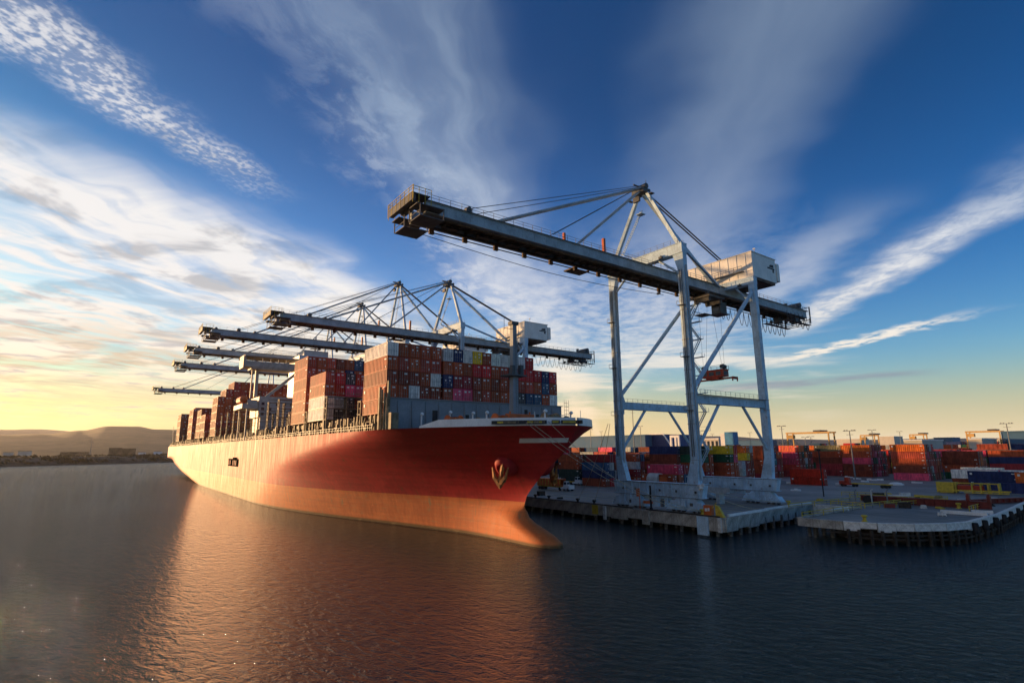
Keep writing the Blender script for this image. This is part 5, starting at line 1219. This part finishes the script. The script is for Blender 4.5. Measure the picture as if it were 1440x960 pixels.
# far trees
def tree(px, y, h, r, label, seed):
    x = xr(px, y); rn = random.Random(seed); t = empty('tree', (x, y, QZ)); b = MB(); b.tube((0, 0, 0), (0, 0, h * .7), .5, 6, r2=.2)
    for q in range(4): a = q * 1.7; b.tube((0, 0, h * (.35 + .08 * q)), (math.cos(a) * r * .6, math.sin(a) * r * .6, h * (.6 + .08 * q)), .2, 5, r2=.07)
    b.build('trunk', M['timber'], t); c = MB()
    for k in range(900):
        v = Vector((rn.gauss(0, 1), rn.gauss(0, 1), rn.gauss(0, 1))).normalized() * (rn.random() ** .4); v = Vector((v.x * r, v.y * r, h * .68 + v.z * h * .33 + math.sin(v.x * 3) * .5))
        s = rn.uniform(.25, .6); n1 = Vector((rn.gauss(0, 1), rn.gauss(0, 1), rn.gauss(0, 1))).normalized() * s; n2 = Vector((rn.gauss(0, 1), rn.gauss(0, 1), rn.gauss(0, 1))).normalized() * s
        c.quad([v + n1, v + n2, v - n1 * .7])
    c.build('crown', M['scrub'], t); tag(t, label, 'tree')
tree(1112, 560, 22, 11, 'dark round tree at the foot of the long yellow gantry', 1); tree(1415, 450, 17.5, 5, 'dark round tree near the right edge of the yard', 2); tree(1322, 900, 25, 13, 'round tree on the horizon right of the cream shed', 3); tree(1093, 900, 25, 12, 'small tree on the horizon beside the right crane leg', 4)

# bollards
def bollard(x, y, label, mt='yellow'):
    b = MB(); b.lathe([(.55, 0), (.55, .12), (.34, .16), (.30, .75), (.55, .95), (.55, 1.12), (.35, 1.25)], n=12); o = b.build('bollard', M[mt], None, (x, y, QZ)); tag(o, label, 'bollard', 'mooring bollards'); return o
for x, y, lab in ((-46.1, 116.9, 'yellow bollard on the pier front edge'), (-42.0, 156.5, 'yellow bollard beside the dark red girder'), (-69.2, 134.3, 'yellow bollard on the white kerb of the quay'), (-62.3 - 9.3, 103.0, 'yellow bollard at the quay corner beside the crane')): bollard(x, y, lab)
for k, x in enumerate((-125, -119, -107.5, -101.5)): bollard(x, QY + 1.1, ('dark bollard at the quay edge nearest the bow', 'second dark bollard from the bow', 'third dark bollard from the bow', 'dark bollard left of the yellow marker')[k], 'rubber')
# orange guard box and yellow bracket at the corner
t = empty('guard_box', (-68.6, 100.9, QZ)); b = MB(); b.box(-.8, .8, -.6, .6, .5, 2.4); b.build('body', M['orange'], t); b = MB(); b.box(-.4, .4, -.5, .5, 0, .5); b.beam((.8, 0, 1.8), (1.9, 0, 3.0), .1, .1); b.build('bracket', M['yellow'], t); b = MB(); b.box(-.5, .1, -.64, -.6, 1.2, 1.8); b.box(.2, .6, -.64, -.6, 1.3, 1.9); b.build('sticker', M['mark'], t); tag(t, 'orange box on a yellow foot beside the right end of the front bogies', 'box')
b = MB(); b.prismY([(-.9, 0), (1.7, 0), (.9, .35), (-.2, 2.3), (-.9, 2.5)], -.3, .3); tag(b.build('kerb_stop', M['yellow'], None, (-66.2, 101.2, QZ), smooth=False), 'yellow triangular stop at the quay corner', 'stop')
b = MB(); b.box(-.15, .15, -.15, .15, 0, 5.6); b.box(-.25, .25, -.25, .25, 0, .8); tag(b.build('post', M['rubber'], None, (-83.2, 100.7, QZ)), 'dark upright post in front of the crane sill beam', 'post')
b = MB(); b.tube((0, 0, 0), (0, 0, 4.6), .09, 6); b.box(-.9, .1, -.05, .05, 3.0, 4.8); tag(b.build('hanging_sign', M['orange'], None, (-86.3, 100.6, QZ)), 'faded orange board on a pole in front of the crane bogies', 'sign')
b = MB(); b.tube((0, 0, 0), (0, 0, 13.2), .16, 6); b.box(-.5, .5, -.1, .1, 12.6, 13.2); tag(b.build('dark_post', M['rubber'], None, (-75.1, 165.7, QZ)), 'thin dark post standing alone in front of the bright red containers', 'post')

# tractor and trailer by the bow
def trailer_truck(x, y, rz, box, label, cabcol='ship_white'):
    t = empty('terminal_tractor', (x, y, QZ), rz)
    b = MB(); b.box(-13.2, -.6, -.9, -.65, 1.0, 1.3); b.box(-13.2, -.6, .65, .9, 1.0, 1.3)
    for k in range(6): b.box(-13 + k * 2.4, -12.8 + k * 2.4, -1.2, 1.2, 1.05, 1.25)
    b.build('chassis', M['yellow'], t)
    for xx in (-12, -10.7, -1.6, 2.3):
        for s in (-1, 1): m = MB(); m.tube((xx, s * .75, .52), (xx, s * 1.2, .52), .52, 12); m.build('wheel', M['rubber'], t)
    b = MB(); b.box(-1, 3.2, -1.2, 1.2, .6, 1.2); b.box(1.5, 3.2, -1.2, 1.2, 1.2, 1.9); cb = b.build('body', M[cabcol], t)
    b = MB(); b.frust((.2, 1.9, -1.15, .3, 1.2), (.4, 1.7, -1.05, .25, 3.1)); c_ = b.build('cab', M[cabcol], t); b = MB(); b.box(1.66, 1.84, -.95, .15, 2.1, 2.9); b.box(.5, 1.6, -1.16, -1.08, 2.1, 2.9); b.build('windscreen', M['glass'], c_)
    if box:
        b = MB(); b.box(-13, -1, -1.2, 1.2, 1.35, 1.7); b.box(-13, -1, -1.24, -1.16, 1.35, 3.7); b.box(-13.1, -.9, -1.28, 1.28, 3.7, 3.85); b.box(-13, -1, 1.16, 1.24, 1.35, 3.7)
        b.build('load_rack', M[box], t)
        b = MB()
        for k in range(9): b.box(-12.9 + k * 1.45, -12.75 + k * 1.45, -1.34, -1.26, 1.35, 3.7)
        b.build('rack_post', M['yellow'], t)
    return tag(t, label, 'truck')
trailer_truck(-141.5, 127.5, math.radians(2), 'orange', 'tractor with a brown side-racked trailer standing beside the bow')
trailer_truck(-160, 150, math.radians(4), None, 'empty green chassis with white cab behind the brown trailer')
trailer_truck(-87.5, 214.0, math.radians(175), None, 'red tractor parked right of the bright red container pair', 'red')
# tank and flat bed beside the left leg
t = empty('tank_trailer', (-117, 142, QZ)); b = MB(); b.tube((0, 0, 4.2), (4.2, 0, 4.2), 1.9, 16); b.tube((-.7, 0, 4.2), (0, 0, 4.2), 1.1, 16, r2=1.9); b.build('tank', M['tank'], t); b = MB(); b.box(-1, 5, -1.1, 1.1, 1, 1.5); b.box(4.4, 7.2, -1.2, 1.2, 1, 5.); b.build('frame', M['orange'], t)
for xx in (0, 1.3, 5.6): m = MB(); m.tube((xx, -1.3, .55), (xx, 1.3, .55), .55, 10); m.build('wheel', M['rubber'], t)
tag(t, 'round grey tank on an orange frame left of the left crane leg', 'tank')
b = MB(); b.box(-4, 4, -1, 1, 0, .6); b.box(-3.5, -1, -.9, .9, .6, 1.3); tag(b.build('flat_car', M['rubber'], None, (-111, 131, QZ)), 'low dark flat car at the foot of the left crane leg', 'cart')
t = empty('gangway', (-96.4, 128, QZ + 2.6), math.radians(-3)); b = MB(); b.box(0, 16, -.6, .6, 0, .25); b.box(0, 16, -.6, -.5, .25, 1.3); b.box(0, 16, .5, .6, .25, 1.3); b.box(0, 1.5, -1.4, 1.4, -2.6, 1.4); b.box(13, 14, -1, 1, -2.6, 0); b.build('walkway', M['tank'], t); b = MB(); b.box(-.5, 1.5, -1.5, -1.4, 1.2, 2); b.build('end_frame', M['yellow'], t); tag(t, 'pale gangway lying behind the front sill beam', 'gangway')

# yellow lifting frame, dark red girders and debris on the pier
def long_box_frame(x, y, rz, L, label, mt='yellow'):
    t = empty('lifting_frame', (x, y, QZ), rz); b = MB()
    b.box(0, L, -1.2, -.9, .7, 1.1); b.box(0, L, .9, 1.2, .7, 1.1); b.box(0, L * .88, -1.2, -1., 2.9, 3.1); b.box(0, L * .88, 1, 1.2, 2.9, 3.1); b.build('rail', M[mt], t)
    for k, q in enumerate((0, .22, .27, .50, .62, .72, .86)): m = MB(); m.box(L * q, L * q + .35, -1.25, 1.25, .2, 3.2); m.build('post', M[mt], t)
    m = MB(); m.box(.2, L * .26, -1.22, -1.1, .5, 3.0); m.box(.2, L * .26, 1.1, 1.22, .5, 3.0); m.box(.6, L * .24, -1.1, 1.1, .1, .6); m.build('side_panel', M[mt], t)
    m = MB(); m.box(L * .3, L * .66, -.8, .8, 1.15, 2.4); m.build('red_core', M['red'], t)
    m = MB(); m.box(L * .4, L * 1.0, -1.6, -1.3, .3, .55); m.build('loose_beam', M[mt], t)
    return tag(t, label, 'lifting frame')
long_box_frame(-59.6, 205.5, math.radians(2), 16.6, 'large yellow steel lifting frame lying at the back of the pier')
def girder(x, y, rz, L, h, label, ends=True):
    t = empty('girder', (x, y, QZ), rz); b = MB(); b.box(0, L, -.5, .5, h - .15, h); b.box(0, L, -.5, .5, .1, .25); b.box(0, L, -.12, .12, .25, h - .15); b.build('web', M['dark_red'], t)
    for k in range(int(L / 2)): m = MB(); m.box(k * 2. + .2, k * 2. + .3, -.48, .48, .26, h - .16); m.build('stiffener', M['dark_red'], t)
    if ends:
        for q in (L - 4.2, L - .6): m = MB(); m.box(q, q + .6, -.7, .7, h, h + 1.2); m.box(q + .1, q + .5, -.5, .5, h + 1.2, h + 1.6); m.build('lug', M['dark_red'], t)
    return tag(t, label, 'girder', 'dark red girders on the pier')
girder(-61, 156.6, math.radians(4), 24.5, 1.7, 'long dark red girder lying across the pier')
girder(-45, 163, math.radians(68), 26, 1.2, 'dark red girder lying along the right edge of the pier', False)
girder(-63.5, 160.5, math.radians(3), 5.5, 1.5, 'short dark red girder left of the long one', False)
for k, (x, y, L, mt, lab) in enumerate(((-41.4, 142.5, 7.6, 'white', 'white beam lying on the pier near the rounded corner'), (-37.3, 146.6, 3.4, 'white', 'short white beam beside the longer white one'), (-64, 171, 7, 'yellow', 'yellow beam lying behind the railings'), (-58, 181, 5, 'yellow', 'orange-yellow beam near the yellow frame'), (-63, 176, 5, 'white', 'white board lying between the yellow beams'), (-57, 128, 6, 'white', 'white beam beside the pier stairs'))):
    m = MB(); m.box(0, L, -.3, .3, .1, .75); m.box(.3, .6, -.6, .6, 0, .1); m.box(L - .6, L - .3, -.6, .6, 0, .1); o = m.build('beam', M[mt], None, (x, y, QZ)); o.rotation_euler.z = math.radians((0, 20, 12, -14, 5, 80)[k]); tag(o, lab, 'beam')
# pale dunnage blocks on the yard
DB = ((-101, 246, 'left of'), )
rd = random.Random(5); WH = ['beside the bright red pair', 'left of the mid yard orange stack', 'in front of the mid yard orange stack', 'right of the mid yard orange stack', 'in front of the orange-over-pink stack', 'between the right crane leg and the red pair', 'right of the right crane leg foot', 'near the olive-topped stack', 'by the bollard', 'right of the lone dark post']
for k, (px, y, w) in enumerate(((1172, 218, 5.2), (1197, 262, 3), (1217, 258, 4.2), (1225, 258, 3.6), (1278, 250, 3.4), (1105, 215, 2.5), (1108, 181, 3.0), (1186, 272, 3), (1255, 232, 2.6), (1209, 246, 2.4))):
    m = MB(); x = xr(px, y); n = 3
    for q in range(n): m.box(q * w / n, (q + .92) * w / n, rd.uniform(-.9, -.5), rd.uniform(.5, .9), 0, rd.uniform(.35, .8))
    o = m.build('dunnage', M['white'], None, (x, y, QZ)); o.rotation_euler.z = rd.uniform(-.4, .4); tag(o, 'pale flat block lying on the asphalt ' + WH[k], 'block', 'pale blocks lying on the yard')
m = MB(); m.lathe([(1.6, 0), (1.7, .5), (1.2, 1.0), (.4, 1.2)], n=12); o = m.build('canvas_heap', M['white'], None, (xr(1256, 231), 231, QZ)); o.scale = (1.4, 1, .9); tag(o, 'rounded white heap on the open asphalt', 'heap')
# railings round the gap and on the pier
def railing(p, q, label, n=6, h=1.15, z=QZ):
    p = Vector((*p, z)); q = Vector((*q, z)); t = empty('railing', p); d = q - p; m = MB(); m.tube((0, 0, h), tuple(d + Vector((0, 0, h))), .09, 5); m.tube((0, 0, h * .55), tuple(d + Vector((0, 0, h * .55))), .07, 5); m.build('rail', M['yellow'], t)
    for k in range(n + 1): m = MB(); c = d * (k / n); m.tube(tuple(c), tuple(c + Vector((0, 0, h))), .09, 5); m.build('post', M['rail'] if k % 2 else M['yellow'], t)
    return tag(t, label, 'railing', 'yellow pipe railings')
for p, q, lab in (((-55.6, 112.6), (-55.2, 139), 'yellow railing along the left edge of the pier'), ((-62.8, 141.6), (-55.5, 141.6), 'short railing closing the end of the water gap'), ((-55.2, 141), (-53, 160), 'yellow railing running back from the pier edge'), ((-66, 128), (-62.6, 158), 'yellow railing along the white kerb'),
                  ((-61, 158), (-49, 175), 'yellow railing behind the dark red girder'), ((-73, 172), (-62, 176), 'farthest yellow railing on the asphalt'), ((-53, 146), (-50, 158), 'short railing beside the pier steps'), ((-38.5, 150), (-38.8, 160), 'yellow railing near the rounded corner'), ((-68, 165), (-60, 168), 'yellow railing left of the yellow beam')): railing(p, q, lab)
for k, (x, y) in enumerate(((-57, 150), (-54.4, 152), (-59, 146))): m = MB(); m.tube((0, 0, 0), (0, 0, 3.4), .14, 6); m.tube((0, 0, 3.4), (.5, 0, 3.8), .12, 6); tag(m.build('vent_pipe', M['rail' if k else 'tank'], None, (x, y, QZ)), ('grey pipe standing at the head of the pier railings', 'dark pipe right of the grey pipe', 'dark pipe left of the grey pipe')[k], 'pipe')
t = empty('cable_drum', (-59.2, 153.6, QZ + 1)); m = MB(); m.tube((0, -.5, 0), (0, .5, 0), .55, 12); m.build('core', M['timber'], t)
for s in (-.6, .5): m = MB(); m.tube((0, s, 0), (0, s + .1, 0), 1., 16); m.build('flange', M['rubber'], t)
tag(t, 'dark cable drum at the left end of the red girder', 'drum')

# small clutter on pier and quay
rc = random.Random(17)
CL = [(-47, 151, 'pallet'), (-44.5, 153, 'pallet'), (-50, 149, 'crate'), (-52.4, 147, 'crate'), (-40, 138, 'pallet'), (-58.4, 168, 'crate'), (-54, 170, 'pallet'), (-49, 172, 'crate'), (-46, 174, 'pallet'), (-61, 183, 'crate'), (-66, 186, 'pallet'), (-70, 152, 'pallet'), (-41, 180, 'crate'), (-39, 168, 'pallet'), (-120, 106, 'pallet'), (-132, 109, 'crate'), (-63, 170.5, 'crate'), (-52, 179, 'pallet')]
WHERE = ['left of the red girder lugs', 'beside the red girder middle', 'at the left of the pier behind the railings', 'next to the pier steps', 'behind the front bollard', 'in front of the yellow beam', 'between girder and yellow frame', 'left of the second girder', 'under the yellow frame', 'left of the yellow frame', 'far left behind the railings', 'beside the white kerb', 'at the right edge of the pier', 'by the right girder', 'near the quay edge by the bow', 'near the trailer by the bow', 'left of the cable drum', 'in front of the yellow frame']
for (x, y, kd), wh in zip(CL, WHERE):
    m = MB()
    if kd == 'pallet':
        for k in range(6): m.box(-.75, .75, -.6 + k * .22, -.45 + k * .22, .14, .18)
        for q in (-.7, 0, .6): m.box(q, q + .1, -.6, .65, 0, .14)
        h = rc.uniform(.4, 1.1)
        for k in range(3): m.box(-.65 + k * .45, -.25 + k * .45, -.5, .5, .19, h * rc.uniform(.5, 1))
    else:
        w = rc.uniform(.7, 1.2); h = rc.uniform(.8, 1.5); m.box(-w, w, -.7, .7, .1, h)
        for q in (-w - .04, 0, w - .06): m.box(q, q + .1, -.76, .76, 0, h + .05)
    mt_, cn = rc.choice((('deck_tan', 'tan'), ('dark_red', 'dark red'), ('yellow', 'yellow'), ('timber', 'dark'), ('dirty_white', 'pale')))
    o = m.build(kd, M[mt_], None, (x, y, QZ)); o.rotation_euler.z = rc.uniform(0, 3); tag(o, '%s %s %s' % (cn, 'loaded pallet' if kd == 'pallet' else 'steel crate', wh), kd)
# mooring lines from the forecastle to the quay
def line(p, q, sag, label, r=.045):
    p = Vector(p); q = Vector(q); pts = [tuple(p.lerp(q, k / 24) - Vector((0, 0, sag * 4 * (k / 24) * (1 - k / 24)))) for k in range(25)]; m = MB(); m.path(pts, r, 5); tag(m.build('mooring_line', M['rope']), label, 'rope', 'mooring lines')
P1 = (-71.2, 56.5, DZ + .5); P2 = (-69.9, 59.5, DZ + .5)
for k, (p, q, s_, lab) in enumerate(((P1, (-72, 102.9, QZ + .9), 2.3, 'upper mooring line from the bow to the quay corner'), ((-71.4, 56.0, DZ + .3), (-72.3, 103, QZ + .8), 2.9, 'lower mooring line from the bow to the quay corner'), (P2, (-71.8, 102.9, QZ + .9), 3.5, 'sagging mooring line from the bow to the quay corner'),
        ((-70, 74, DZ + .4), (-107.5, 101.2, QZ + .9), 1.2, 'mooring line from the starboard bow to the third dark bollard'), ((-70.5, 75, DZ + .4), (-101.5, 101.2, QZ + .9), 1.6, 'mooring line from the starboard bow to the dark bollard by the marker'))): line(p, q, s_, lab)
for k, (q, lab) in enumerate((((-69.0, 134.3, QZ + .8), 'rope from the crane leg foot across to the white kerb'), ((-67.5, 118, QZ + .3), 'rope slanting from the crane leg foot to the quay edge'))): line((-72.6, 104, QZ + 5.2), q, .6, lab, .06)
m = MB(); m.lathe([(.15, -.5), (.5, -.2), (.4, .3), (.15, .6)], n=8); m.box(-.8, .8, -.2, .2, .2, .5); m.beam((-.6, 0, -.6), (.5, 0, .8), .3, .3); tag(m.build('rope_bundle', M['white'], None, (-71.6, 103.2, QZ + 5.6)), 'white rope bundle tied at the foot of the middle crane leg', 'rope')
# small things on the far bank
for k, (px, d, h, w, mt, lab) in enumerate(((127, 1500, 38, 1.6, 'rail', 'thin mast on the far bank left of the ship'), (162, 1900, 24, 30, 'shore', 'dark block on the far bank below the hill'), (178, 1900, 22, 42, 'shore', 'broad brown block on the far bank'), (200, 1700, 9, 16, 'ship_white', 'bright white tank building on the far bank'), (222, 1600, 11, 18, 'ship_white', 'white building on the far bank beside the stern'), (35, 1800, 16, 26, 'bldg_pale', 'pale building on the far bank near the left edge'), (12, 1900, 13, 20, 'bldg_pale', 'small pale building on the far bank at the left edge'), (105, 1900, 12, 60, 'shore', 'long low shed on the far bank'))):
    d0 = px_ray(px, 636); d0.z = 0; d0.normalize(); p = d0 * d; t = empty('mast' if w < 3 else 'far_building', (p.x, p.y, 9), math.atan2(p.y, p.x))
    m = MB()
    if w < 3: m.tube((0, 0, 0), (0, 0, h), .9, 6, r2=.3); m.build('pole', M[mt], t); m = MB(); m.box(-.5, .5, -5, 5, h * .8, h * .82); m.build('crossarm', M[mt], t)
    else: m.box(0, 20, -w / 2, w / 2, 0, h * .8); m.build('wall', M[mt], t); m = MB(); m.box(-.5, 20.5, -w / 2 - .5, w / 2 + .5, h * .8 + .02, h * .85); m.build('roof', M['shore'], t)
    tag(t, lab, 'mast' if w < 3 else 'building')

# ------------------------------------------------------------------ air
hm = bpy.data.materials.new('haze'); hm.use_nodes = True; _n = hm.node_tree; _n.nodes.remove(_n.nodes['Principled BSDF'])
_v = _n.nodes.new('ShaderNodeVolumePrincipled'); _v.inputs['Color'].default_value = (.95, .93, .90, 1); _v.inputs['Density'].default_value = .00002; _v.inputs['Anisotropy'].default_value = .45
_n.links.new(_v.outputs[0], _n.nodes['Material Output'].inputs['Volume'])
b = MB(); b.box(-15500, 10500, -10500, 13500, -6, 700); tag(b.build('haze', hm), 'thin pale haze fading the far hills and shore', 'haze', kind='stuff')
